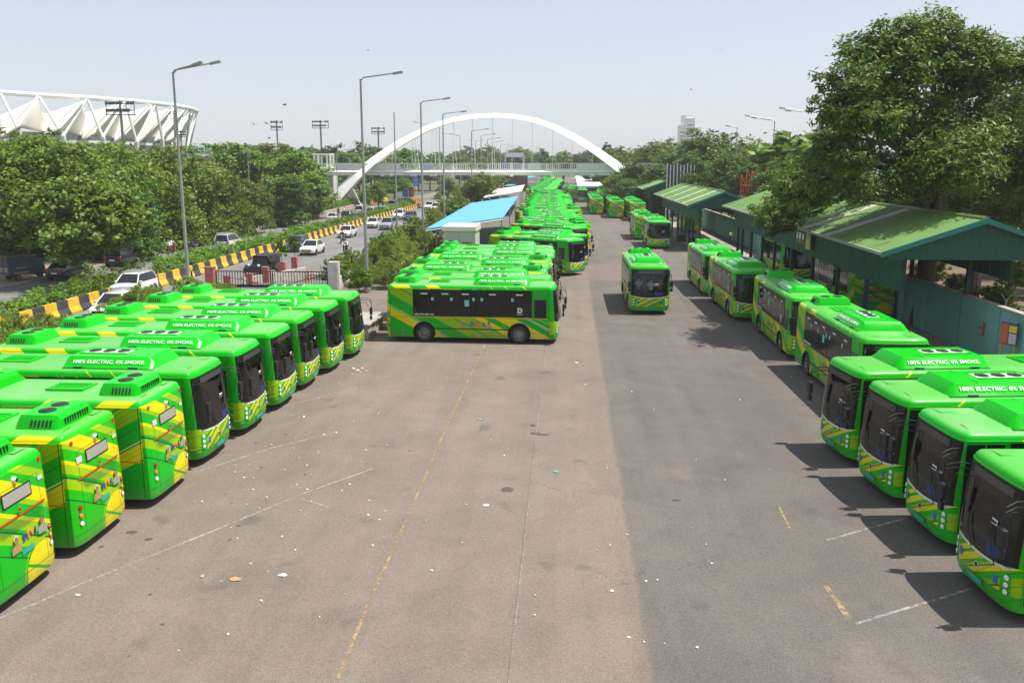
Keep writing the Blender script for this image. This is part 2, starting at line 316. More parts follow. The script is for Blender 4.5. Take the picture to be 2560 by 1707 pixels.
def make_bus(full=True):
    root=empty('electric_bus','proto','bus')
    bb=body_mesh(full).build('body',root,sharp=50)
    if full:
        c=MB()
        c.box(-4.35,4.52,-1.18,1.18,1.05,2.84,interior); cut1=c.build('cut')
        c=MB()
        for x in (-2.63,2.65):
            for sgn in (-1,1): c.disc((x,sgn*1.3,.50),(0,1,0),.59,black,24,.8)
        c.box(3.9,5.6,-1.04,1.04,1.24,2.60,black)
        for a,b_ in WIN:
            for sgn in (-1,1): c.box(a,b_,min(sgn*1.1,sgn*1.4),max(sgn*1.1,sgn*1.4),1.62,2.56,black)
        c.box(3.52,4.12,-1.4,-1.1,1.45,2.38,black)
        cut2=c.build('cut')
        for k,cc in enumerate((cut1,cut2)):
            md=bb.modifiers.new('b','BOOLEAN'); md.operation='DIFFERENCE'; md.solver='EXACT'; md.object=cc
            try: md.material_mode='TRANSFER'
            except Exception: pass
        applied(bb)
        for cc in (cut1,cut2): bpy.data.objects.remove(cc)
        bb.data.set_sharp_from_angle(angle=R(40))
    G_=glass if full else dkglass
    for sgn in (-1,1):
        if not full:
            m=MB(); m.box(-3.22,3.34,sgn*1.253-.003,sgn*1.253+.003,1.45,2.86,dkglass); m.build('window_band',root)
        for a,b_ in WIN:
            m=MB(); m.box(a-.04,b_+.04,sgn*1.256-.004,sgn*1.256+.004,1.58,2.6,G_); wnd=m.build('side_window',root)
            if full:
                xm=(a+b_)/2; m=MB(); m.box(xm-.19,xm+.19,sgn*1.266-.003,sgn*1.266+.003,2.62,2.68,white); m.build('sticker',wnd)
                xs=b_-.18 if a<0 else a+.12; m=MB(); m.box(xs,xs+.14,sgn*1.266-.003,sgn*1.266+.003,2.28,2.46,stickb); m.build('sticker',wnd)
    if full:
        m=MB(); m.box(-.35,-.1,-1.27,-1.262,2.0,2.33,stickb); m.build('notice',root)
    # rubber strip, wheel arches, wheels
    for sgn in (-1,1):
        m=MB(); m.box(-2.03,2.05,sgn*1.26-.012,sgn*1.26+.012,.74,.785,black); m.build('rubber_strip',root)
        for x in (-2.63,2.65):
            m=MB(); pts=[(x+math.cos(t)*.61,sgn*1.25,.50+math.sin(t)*.61) for t in [R(-12+204*i/16) for i in range(17)]]
            m.tube(pts,.035,black,6); m.build('wheel_arch',root)
            if not full: m=MB(); m.disc((x,sgn*1.25,.5),(0,1,0),.6,black,20,.01); m.build('arch_lining',root)
            m=MB(); y0=sgn*(1.22 if full else 1.26); s_=-sgn
            m.lathe([(.30,0),(.32,.0),(.44,-.0),(.495,.03),(.50,.07),(.50,.24),(.46,.28),(.2,.28)],(x,y0,.50),(0,s_,0),tyre,28)
            wh=m.build('wheel',root)
            m=MB()
            prof=[(.0,-.01),(.09,-.01),(.10,.05),(.17,.08),(.20,.03),(.25,.03),(.275,.0),(.31,-.008),(.315,.02)] if x<0 else [(.0,-.05),(.085,-.05),(.12,-.01),(.20,.0),(.24,.05),(.275,.0),(.31,-.008),(.315,.02)]
            m.lathe(prof,(x,y0,.50),(0,s_,0),rimm,24)
            for k in range(8):
                t=2*math.pi*k/8+.2; m.disc((x+math.cos(t)*.225,y0-s_*.0,.5+math.sin(t)*.225),(0,1,0),.028,dkgrey,8,.06)
            m.build('rim',wh)
    # windscreen
    v,f=patch(1,-1.10,1.10,1.20,2.66,.012,14,5); m=MB(); m.add(v,f,wsglass if full else dkglass,True); m.build('windscreen',root)
    v,f=patch(1,-.80,.80,2.66,2.84,.014,10,1); m=MB(); m.add(v,f,mat('display_grey',(.05,.05,.05),.3),True); m.build('destination_display',root)
    # rear window, red line, louvre, lamps
    v,f=patch(-1,-.52,.52,2.22,2.55,.014); m=MB(); m.add(v,f,black,True); v,f=patch(-1,-.48,.48,2.255,2.515,.02); m.add(v,f,mat('rear_glass',(.33,.33,.29),.18,spec=.6),True); m.build('rear_window',root)
    v,f=patch(-1,-.95,.95,1.90,1.945,.022); m=MB(); m.add(v,f,redp,True); m.build('red_trim',root)
    m=MB()
    for k in range(5): v,f=patch(-1,-.82+k*.03,.82-k*.03,1.66+(4-k)*.042,1.68+(4-k)*.042,.03,8,1); m.add(v,f,mat('louvre_green',(.004,.13,.03),.5),True)
    m.build('louvre',root)
    for sgn in (-1,1):
        for k,mm in enumerate((redl,orl,lens)):
            z=1.22-k*.2; X=patch(-1,sgn*1.0,sgn*1.0+.001,z,z+.01,.01,1,1)[0][0][0]
            m=MB(); m.lathe([(.0,-.03),(.05,-.025),(.062,.0),(.075,.01),(.075,.03)],(X,sgn*1.0,z),(1,-sgn*.25,0),mm,14,[mm,mm,black,black]); m.build('tail_light',root)
        m=MB(); m.disc((-4.74,sgn*.95,.42),(1,0,0),.05,redl,10,.04); m.build('reflector',root)
        m=MB(); m.disc((-4.66,sgn*.98,2.86),(1,0,0),.06,redl,10,.08); m.build('marker_lamp',root)
        if full:
            for k in range(3):
                z=.98-k*.16; X=patch(1,sgn*1.02,sgn*1.02+.001,z,z+.01,.005,1,1)[0][0][0]
                m=MB(); m.lathe([(0,-.02),(.05,-.015),(.062,.0),(.07,.02)],(X,sgn*1.02,z),(-1,sgn*-.35,0),lens,12,[lens,lens,black]); m.build('headlight',root)
        m=MB(); m.lathe([(0,-.06),(.045,-.05),(.06,.0)],(4.28,sgn*.62,3.05),(0,0,-1),chrome,10); m.build('roof_marker',root)
        m=MB(); m.box(-4.74,-4.72,sgn*.3-.1,sgn*.3+.1,2.0,2.05,redl); 
    m=MB(); m.disc((-4.83,.05,2.08),(1,0,0),.04,redl,8,.03); m.build('brake_light',root)
    m=MB(); m.lathe([(0,-.12),(.05,-.1),(.07,-.03),(.075,.05)],(-4.70,0,2.74),(1,0,0),white,12,[black,white,white]); m.build('rear_camera',root)
    # AC main unit
    def unit(x0,x1,wb,wt,z0,h,xs0,xs1,name):
        m=MB(); secs=[(x0,0.0),(x0+xs0*.25,.65),(x0+xs0,1.),((x0+x1)/2,1.),(x1-xs1,1.),(x1-xs1*.3,.45),(x1,.0)]
        vs=[]; 
        for x,k in secs:
            ww=wb-(wb-wt)*.15*(1-k); zt=z0+.03+(h-.03)*k
            for (yy,kk) in ((-ww,0),(-ww,.12),(-(wt+(wb-wt)*.12),.88),(-wt,1),(0,1.04),(wt,1),(wt+(wb-wt)*.12,.88),(ww,.12),(ww,0)):
                vs.append((x,yy,z0-.02+(zt-z0+.02)*kk))
        n=9; fs=[(i*n+j,(i+1)*n+j,(i+1)*n+j+1,i*n+j+1) for i in range(len(secs)-1) for j in range(n-1)]
        fs=[f[::-1] for f in fs]; m.add(vs,fs,greenp,True); m.add(vs[:n],[list(range(n))],greenp); m.add(vs[-n:],[list(range(n))[::-1]],greenp)
        m.box(x0+.02,x1-.02,-wb-.02,wb+.02,z0-.03,z0+.012,mat('seam_dark',(.005,.05,.01),.6))
        return m.build(name,root,sharp=28)
    u=unit(.10,3.2,1.0,.70,3.13,.34,.14,.26,'roof_cooling_unit')
    m=MB(); m.box(.45,1.95,-.24,.24,3.47,3.495,mat('white_grille_plate',(.75,.75,.72),.5)); 
    m.box(.35,2.0,-.36,-.30,3.47,3.50,greenp); m.box(.35,2.0,.30,.36,3.47,3.50,greenp)
    m.build('fan_plate',u)
    for k in range(3):
        m=MB(); cx=.7+.5*k; m.disc((cx,0,3.50),(0,0,1),.205,black,18,.02)
        for j in range(3): m.tube([(cx+math.cos(a)*(.06+.06*j),math.sin(a)*(.06+.06*j),3.512) for a in [R(i*30) for i in range(13)]],.009,dkgrey,4,cap=False)
        m.build('fan',u)
    m=MB()
    for sgn in (-1,1):
        m.box(2.255,2.265,min(sgn*.3,sgn*.72),max(sgn*.3,sgn*.72),3.468,3.478,mat('seam_dark',(.005,.05,.01),.6))
        for xx in (.5,2.35): m.box(xx,xx+.3,sgn*1.0-.025,sgn*1.0+.025,3.145,3.185,mat('badge_navy',(.01,.03,.1),.4))
    m.build('unit_seam',u)
    for sgn in (-1,1):
        ang=math.atan2(.34*.76,.3*.88); n=Vector((0,sgn*math.sin(ang),math.cos(ang)))
        text(u,'100% ELECTRIC. 0% SMOKE.',.175,white,Vector((1.64,sgn*.868,3.318))+n*.012,(-sgn,0,0),(0,-sgn*math.cos(ang),math.sin(ang)),.0005,1.15)
    r=unit(-4.32,-3.12,.82,.66,3.13,.34,.12,.15,'rear_cooling_unit')
    for k in (-.27,.27):
        m=MB(); m.disc((-3.72,k,3.485),(0,0,1),.215,black,18,.02)
        for j in range(3): m.tube([(-3.72+math.cos(a)*(.06+.06*j),k+math.sin(a)*(.06+.06*j),3.497) for a in [R(i*30) for i in range(13)]],.009,dkgrey,4,cap=False)
        m.build('fan',r)
    m=MB()
    for j in range(10): yy=-.5+j*.11+(.02 if j>4 else 0); m.box(-4.325,-4.29,yy-.02,yy+.02,3.2,3.36,black)
    for sgn in (-1,1):
        for j in range(6): xx=-4.1+j*.1; m.hexa([(xx,sgn*.825,3.2),(xx+.04,sgn*.825,3.2),(xx+.04,sgn*.80,3.2),(xx,sgn*.80,3.2)],[(xx,sgn*.74,3.36),(xx+.04,sgn*.74,3.36),(xx+.04,sgn*.70,3.36),(xx,sgn*.70,3.36)],black)
    m.build('vent_grille',r)
    m=MB(); m.hexa([(-2.48,-.42,3.15),(-1.35,-.42,3.15),(-1.35,.42,3.15),(-2.48,.42,3.15)],[(-2.48,-.42,3.20),(-1.35,-.42,3.20),(-1.35,.42,3.22),(-2.48,.42,3.22)],greenp)
    for yy in (-.2,0,.2): m.box(-2.42,-1.41,yy-.02,yy+.02,3.2,3.232,greenp)
    m.build('roof_hatch',root)
    # mirrors on looped arms
    for sgn in (-1,1):
        m=MB()
        for dz in ((0,-.12) if full else (0,)):
            m.tube([(4.35,sgn*1.12,2.72+dz),(4.8,sgn*1.2,2.74+dz),(5.05,sgn*1.28,2.66+dz),(5.12,sgn*1.3,2.35),(5.1,sgn*1.3,2.1)],.014,black,6)
        m.tube([(4.5,sgn*1.1,2.45),(4.85,sgn*1.16,2.5),(4.95,sgn*1.2,2.25)],.012,black,6)
        arm=m.build('mirror_arm',root)
        m=MB(); m.box(5.02,5.14,sgn*1.3-.12,sgn*1.3+.12,1.82,2.2,black,.03); m.box(5.02,5.12,sgn*1.3-.09,sgn*1.3+.09,1.55,1.78,black,.03); m.build('mirror',arm)
    # wipers, logo, plates
    for yy in (-.2,.75): m=MB(); m.tube([(4.86,yy,1.14),(4.84,yy-.25,1.5),(4.80,yy-.32,1.85)],.014,black,5); m.build('wiper',root)
    v,f=patch(1,-.28,.28,.42,.54,.02,6,1); m=MB(); m.add(v,f,teal,True); m.build('number_plate',root)
    v,f=patch(-1,-.30,.12,1.02,1.14,.02,6,1); m=MB(); m.add(v,f,teal,True); m.build('number_plate',root)
    m=MB(); m.lathe([(0,-.005),(.05,-.005),(.055,-.012),(.085,-.012),(.085,.01)],(4.805,0,.80),(-1,0,0),chrome,16,[black,black,chrome,chrome]); m.build('front_emblem',root)
    v,f=patch(1,.66,.80,.72,.90,.012,2,1); m=MB(); m.add(v,f,mat('blue_badge',(.03,.12,.5),.4),True); v,f=patch(1,-.80,-.66,.72,.90,.012,2,1); m.add(v,f,MATS['blue_badge'],True); m.build('access_symbol',root)
    if full:
        mat('devi_orange',(.75,.22,.02),.4)
        for k,(ch,mm) in enumerate((('D',blue),('E',MATS['devi_orange']),('V',MATS['devi_orange']),('I',blue))): text(root,ch,.2,mm,(-4.82,-.02-.13*k,1.40+.0*k),(0,-1,0),(0,0,1),.006,.9,ext=.012)
        for k,(ch,mm) in enumerate((('D',blue),('E',MATS['devi_orange']),('V',MATS['devi_orange']),('I',blue))):
            text(root,ch,.30,mm,(.20+.20*k+(0 if k else -.03)-.1,-1.262,1.03),(1,0,0),(0,0,1),.014,1.05); text(root,ch,.30,mm,(.7-.20*k,1.262,1.03),(-1,0,0),(0,0,1),.014,1.05)
        text(root,'D',.36,mat('pale_lettering',(.55,.58,.57),.4),(2.70,-1.268,1.80),(1,0,0),(0,0,1),.03,1); text(root,'DELHI BUS',.07,MATS['pale_lettering'],(2.70,-1.268,1.60),(1,0,0),(0,0,1),.002,1)
        text(root,'परिवहन विभाग दिल्ली सरकार',.10,white,(-2.62,-1.258,1.52),(1,0,0),(0,0,1),.003,1)
        text(root,'DEV',.20,mat('devi_board',(.7,.12,.04),.5),(4.70,.50,1.36),(0,1,0),(0,0,1),.012,1.1,ext=.006)
        v,f=patch(1,.28,.76,1.26,1.48,.016,4,1); m=MB(); m.add(v,f,mat('board_navy',(.01,.03,.2),.5),True); m.build('route_board',root)
        v,f=patch(1,.30,.52,1.92,2.04,.018,3,1); m=MB(); m.add(v,f,white,True); m.build('code_sticker',root); text(root,'KND 15',.07,black,(4.78,.41,1.98),(0,1,0),(0,0,1),.002,.9,ext=.012)
        v,f=patch(-1,.70,.92,2.32,2.48,.02,3,1); m=MB(); m.add(v,f,mat('pale_lettering',(.55,.58,.57),.4),True); m.build('rear_sticker',root)
        v,f=patch(-1,-1.0,-.80,2.42,2.52,.02,3,1); m=MB(); m.add(v,f,MATS['pale_lettering'],True); m.build('rear_sticker',root)
        # small portraits of two people printed on the sides and the back
        def portrait(c,xd,hc,sc,hair):
            m=MB(); c=Vector(c); xd=Vector(xd); nn=xd.cross(Vector((0,0,1)))
            body=[(-.17,-.2),(.17,-.2),(.16,-.08),(.08,0),(-.08,0),(-.16,-.08)]; m.add([c+xd*a+Vector((0,0,b_)) for a,b_ in body],[list(range(6))],hc)
            m.add([c+xd*(a*.07)+Vector((0,0,.09+b_*.09))+nn*.003 for a,b_ in [(math.cos(R(i*36)),math.sin(R(i*36))) for i in range(10)]],[list(range(10))],mat('printed_face',(.30,.17,.10),.5))
            m.add([c+xd*(a*.078)+Vector((0,0,.115+b_*.085))+nn*.0015 for a,b_ in [(math.cos(R(i*36)),math.sin(R(i*36))) for i in range(10)]],[list(range(10))],hair)
            return m.build('printed_portrait',root)
        portrait((-.42,-1.262,1.02),(1,0,0),mat('print_orange',(.42,.24,.12),.5),1,white); portrait((.98,-1.262,1.0),(1,0,0),mat('print_white',(.30,.32,.30),.5),1,hairm)
        portrait((-4.83,.30,1.36),(0,-1,0),MATS['print_orange'],1,white); portrait((-4.83,-.66,1.44),(0,-1,0),MATS['print_white'],1,hairm)
        # driver's cab and seats seen through the glass
        m=MB(); m.box(4.05,4.50,-1.05,1.05,1.05,1.34,dkgrey,.05); m.build('dashboard',root)
        m=MB(); m.tube([(3.95+math.cos(a)*.05,-.55+math.cos(a)*.0+math.sin(a)*.24,1.48+math.cos(a)*.22) for a in [R(i*30) for i in range(13)]],.018,black,6,cap=False); m.tube([(3.98,-.55,1.45),(4.2,-.55,1.2)],.03,black,6); m.build('steering_wheel',root)
        m=MB(); m.box(3.1,3.6,-.85,-.35,1.05,1.5,seatg,.05); m.box(3.0,3.12,-.85,-.35,1.5,2.15,seatg,.05); m.build('driver_seat',root)
        m=MB(); m.box(2.85,2.9,-1.1,-.1,1.1,2.3,mat('partition_green',(.02,.45,.06),.5)); m.box(2.88,2.93,-.1,-.06,1.1,2.8,yelp); m.build('driver_partition',root)
        m=MB()
        for yy in (-.35,.35): m.tube([(-4,yy,2.7),(3.9,yy,2.7)],.018,yelp,6)
        for xx in (3.3,2.2,.6,-1): m.tube([(xx,.3,1.05),(xx,.3,2.8)],.018,yelp,6)
        m.build('grab_rail',root)
        for k in range(5):
            for sgn in (-1,1):
                xx=-3.6+k*1.25; m=MB(); m.box(xx,xx+.42,min(sgn*.35,sgn*1.1),max(sgn*.35,sgn*1.1),1.4,1.5,seatg); m.box(xx-.08,xx,min(sgn*.35,sgn*1.1),max(sgn*.35,sgn*1.1),1.4,2.02,seatg); m.build('passenger_seat',root)
        # driver's window and its frame
        m=MB(); m.box(3.50,4.13,-1.258,-1.252,1.43,2.40,glass); m.build('driver_window',root)
        m=MB()
        for z in (2.40,1.43): m.box(3.46,4.17,-1.262,-1.248,z-.02,z+.02,dkgrey)
        for xx in (3.48,4.15): m.box(xx-.015,xx+.015,-1.262,-1.248,1.43,2.4,dkgrey)
        m.build('window_frame',root)
        m=MB()
        for xx in (3.38,4.24): m.box(xx-.006,xx+.006,-1.255,-1.249,.4,2.9,mat('seam_dark',(.005,.05,.01),.6))
        m.box(3.38,4.24,-1.255,-1.249,.44,.455,MATS['pale_lettering']); m.build('cab_door_seam',root)
        # passenger doors on the kerb side
        for xx in (3.5,.0):
            m=MB(); m.box(xx,xx+.95,1.252,1.262,.45,2.85,dkglass); m.box(xx+.46,xx+.49,1.25,1.27,.45,2.85,greenp); m.box(xx-.03,xx,1.25,1.268,.42,2.87,greenp); m.box(xx+.95,xx+.98,1.25,1.268,.42,2.87,greenp); m.build('passenger_door',root)
    for xx in (-3.9,-1.8,.9,3.3):
        m=MB(); m.box(xx,xx+.12,-1.265,-1.25,.62,.66,orl); m.build('side_marker',root)
    m=MB(); m.box(4.2,4.22,-1.1,1.1,.3,.32,black)
    return root
BUS_FULL=make_bus(True); BUS_LITE=make_bus(False)
for b_ in (BUS_FULL,BUS_LITE):
    for ch in b_.children: pass
_used=set()
def bus(x,y,hdg,label,group,full=True,cx=0):
    "x,y: centre on the ground; hdg: degrees from +X of its front"
    p=BUS_FULL if full else BUS_LITE
    o=p if p.name not in _used else copy_tree(p)
    _used.add(p.name); o.location=(x,y,0); o.rotation_euler=(0,0,R(hdg)); o.scale=(.975,1,1); tag(o,label,'bus',group); return o
def bus_front(x,y,hdg,*a,**k):
    "x,y: middle of its front end"
    return bus(x-4.68*math.cos(R(hdg)),y-4.68*math.sin(R(hdg)),hdg,*a,**k)
# ------------------------------------------------------------ people
def person(label,pose,shirt,trousers,loc,rz,group=None,helmet=None,parent=None,scale=1.,hi=None):
    P={'stand':dict(pel=(0,0,.95),chest=(0,0,1.3),neck=(.0,0,1.48),head=(.03,0,1.62),top=(.03,0,1.72),sh=(.0,.19,1.42),el=(-.02,.25,1.13),ha=(.10,.24,.90),fi=(.13,.24,.80),hip=(0,.09,.92),kn=(.03,.10,.50),an=(0,.10,.08),to=(.15,.12,.04)),
       'ride':dict(pel=(-.15,0,.86),chest=(-.02,0,1.2),neck=(.05,0,1.38),head=(.1,0,1.52),top=(.11,0,1.62),sh=(.02,.19,1.33),el=(.22,.27,1.12),ha=(.48,.27,1.08),fi=(.56,.26,1.06),hip=(-.13,.1,.84),kn=(.28,.17,.72),an=(.10,.17,.33),to=(.26,.17,.28)),
       'sit':dict(pel=(0,0,.55),chest=(.03,0,.9),neck=(.05,0,1.08),head=(.08,0,1.22),top=(.09,0,1.32),sh=(.04,.19,1.02),el=(.15,.25,.78),ha=(.38,.18,.80),fi=(.46,.16,.80),hip=(.02,.1,.52),kn=(.42,.12,.52),an=(.42,.12,.1),to=(.56,.12,.06))}[pose]
    rad=dict(pel=(.15,.12),chest=(.17,.12),neck=(.055,.055),head=(.092,.08),top=(.06,.055),sh=(.07,.07),el=(.045,.045),ha=(.03,.035),fi=(.018,.03),hip=(.10,.10),kn=(.065,.065),an=(.045,.045),to=(.035,.045))
    bm=bmesh.new(); sl=bm.verts.layers.skin.verify(); V={}
    def a(k,c,sfx=''):
        v=bm.verts.new(c); V[k+sfx]=v; v[sl].radius=rad[k]; return v
    for k in ('pel','chest','neck','head','top'): a(k,P[k])
    for k1,k2 in (('pel','chest'),('chest','neck'),('neck','head'),('head','top')): bm.edges.new((V[k1],V[k2]))
    for s_,sf in ((1,'L'),(-1,'R')):
        for k in ('sh','el','ha','fi','hip','kn','an','to'): c=P[k]; a(k,(c[0],c[1]*s_,c[2]),sf)
        for k1,k2 in (('chest','sh'),('sh','el'),('el','ha'),('ha','fi'),('pel','hip'),('hip','kn'),('kn','an'),('an','to')):
            x=V[k1] if k1 in V else V[k1+sf]; bm.edges.new((x,V[k2+sf]))
    V['pel'][sl].use_root=True
    me=bpy.data.meshes.new('person'); bm.to_mesh(me); bm.free()
    o=bpy.data.objects.new('person',me); COL.objects.link(o); o.modifiers.new('s','SKIN'); sb=o.modifiers.new('u','SUBSURF'); sb.levels=1; applied(o)
    me=o.data; me.materials.clear()
    for m in (shirt,trousers,skin,black): me.materials.append(m)
    bones=[('neck','head',2),('head','top',2),('chest','neck',0),('pel','chest',0)]
    pc={k:Vector(P[k]) for k in P}
    for p in me.polygons:
        c=p.center; c2=Vector((c.x,abs(c.y),c.z)); best=(9,0)
        for k1,k2,mi in (('neck','head',2),('head','top',2),('pel','neck',0),('sh','el',0),('el','ha',2 if hi!='long' else 0),('ha','fi',2),('hip','kn',1),('kn','an',1),('an','to',3)):
            A,B=pc[k1],pc[k2]; t=max(0,min(1,(c2-A).dot(B-A)/(B-A).length_squared)); d=(c2-(A+(B-A)*t)).length-({'pel':.08,'hip':.04}.get(k1,0))
            if d<best[0]: best=(d,mi)
        p.material_index=best[1]; p.use_smooth=True
    h=P['head']; m=MB()
    m.lathe([(0,.145),(.05,.135),(.09,.09),(.105,.03),(.10,-.02),(.085,-.06)] if helmet else [(0,.12),(.05,.11),(.085,.06),(.092,.01),(.08,-.03)],(h[0]-.02,0,h[2]+.02),(0,0,1),helmet or hairm,14)
    hh=m.build('helmet' if helmet else 'hair',o)
    if hi and hi!='long':
        m=MB(); m.box(-.16,.16,-.2,.2,1.02,1.40,hi,.05); m.build('vest',o)
    m=MB(); m.box(h[0]+.082,h[0]+.102,-.012,.012,h[2]-.035,h[2]+.005,skin); m.build('nose',o)
    o.location=loc; o.rotation_euler=(0,0,rz); o.scale=(scale,)*3
    return tag(o,label,'person',group)
cl_white=mat('white_cloth',(.7,.7,.72),.8); cl_black=mat('black_cloth',(.02,.02,.022),.8); cl_navy=mat('navy_cloth',(.02,.03,.09),.8); cl_red=mat('maroon_cloth',(.25,.02,.03),.8); cl_or=mat('orange_cloth',(.6,.25,.1),.8); hiv=mat('hi_vis_green',(.4,.75,.05),.7); hel=mat('black_helmet',(.02,.02,.02),.25)
def motorbike(label,col,loc,rz,box=None,scooter=False,group='motorbikes and scooters on the main road'):
    r=empty('scooter' if scooter else 'motorbike',label,'motorbike',loc,rz,group)
    rr=.23 if scooter else .3
    for x,nm in ((-.62,'rear'),(.68,'front')):
        m=MB(); m.lathe([(rr-.08,.04),(rr-.02,.055),(rr,.0),(rr-.02,-.055),(rr-.08,-.04)],(x,0,rr),(0,1,0),tyre,20); wh=m.build('wheel',r)
        m=MB(); m.lathe([(0,.03),(rr-.09,.02),(rr-.08,.04),(rr-.08,-.04),(rr-.09,-.02),(0,-.03)],(x,0,rr),(0,1,0),rimm,14); m.build('rim',wh)
    m=MB(); m.hexa([(-.5,-.1,.42),(.25,-.1,.36),(.25,.1,.36),(-.5,.1,.42)],[(-.75,-.09,.78),(.35,-.1,.86),(.35,.1,.86),(-.75,.09,.78)],col); m.build('body',r)
    m=MB(); m.box(-.2,.25,-.13,.13,.25,.5,dkgrey,.04); m.build('engine',r)
    m=MB(); m.box(-.8,.05,-.13,.13,.78,.86,black,.03); m.build('seat',r)
    m=MB(); m.tube([(.68,0,rr),(.5,0,.75),(.40,0,1.0)],.035,galv,8); m.tube([(.38,-.34,1.06),(.42,0,1.0),(.38,.34,1.06)],.016,black,6); m.build('handlebar',r)
    if scooter: m=MB(); m.hexa([(.25,-.2,.25),(.45,-.2,.25),(.45,.2,.25),(.25,.2,.25)],[(.38,-.22,.95),(.46,-.2,.95),(.46,.2,.95),(.38,.22,.95)],col); m.build('leg_shield',r)
    m=MB(); m.lathe([(0,.06),(.06,.05),(.09,0),(.09,-.06)],(.48,0,.92),(1,0,0),lens,12,[lens,lens,black]); m.build('headlight',r)
    m=MB(); m.box(-.84,-.8,-.06,.06,.7,.78,redl); m.build('tail_light',r)
    if box: m=MB(); m.box(-1.0,-.62,-.2,.2,.88,1.2,box,.04); m.build('top_box',r)
    return r
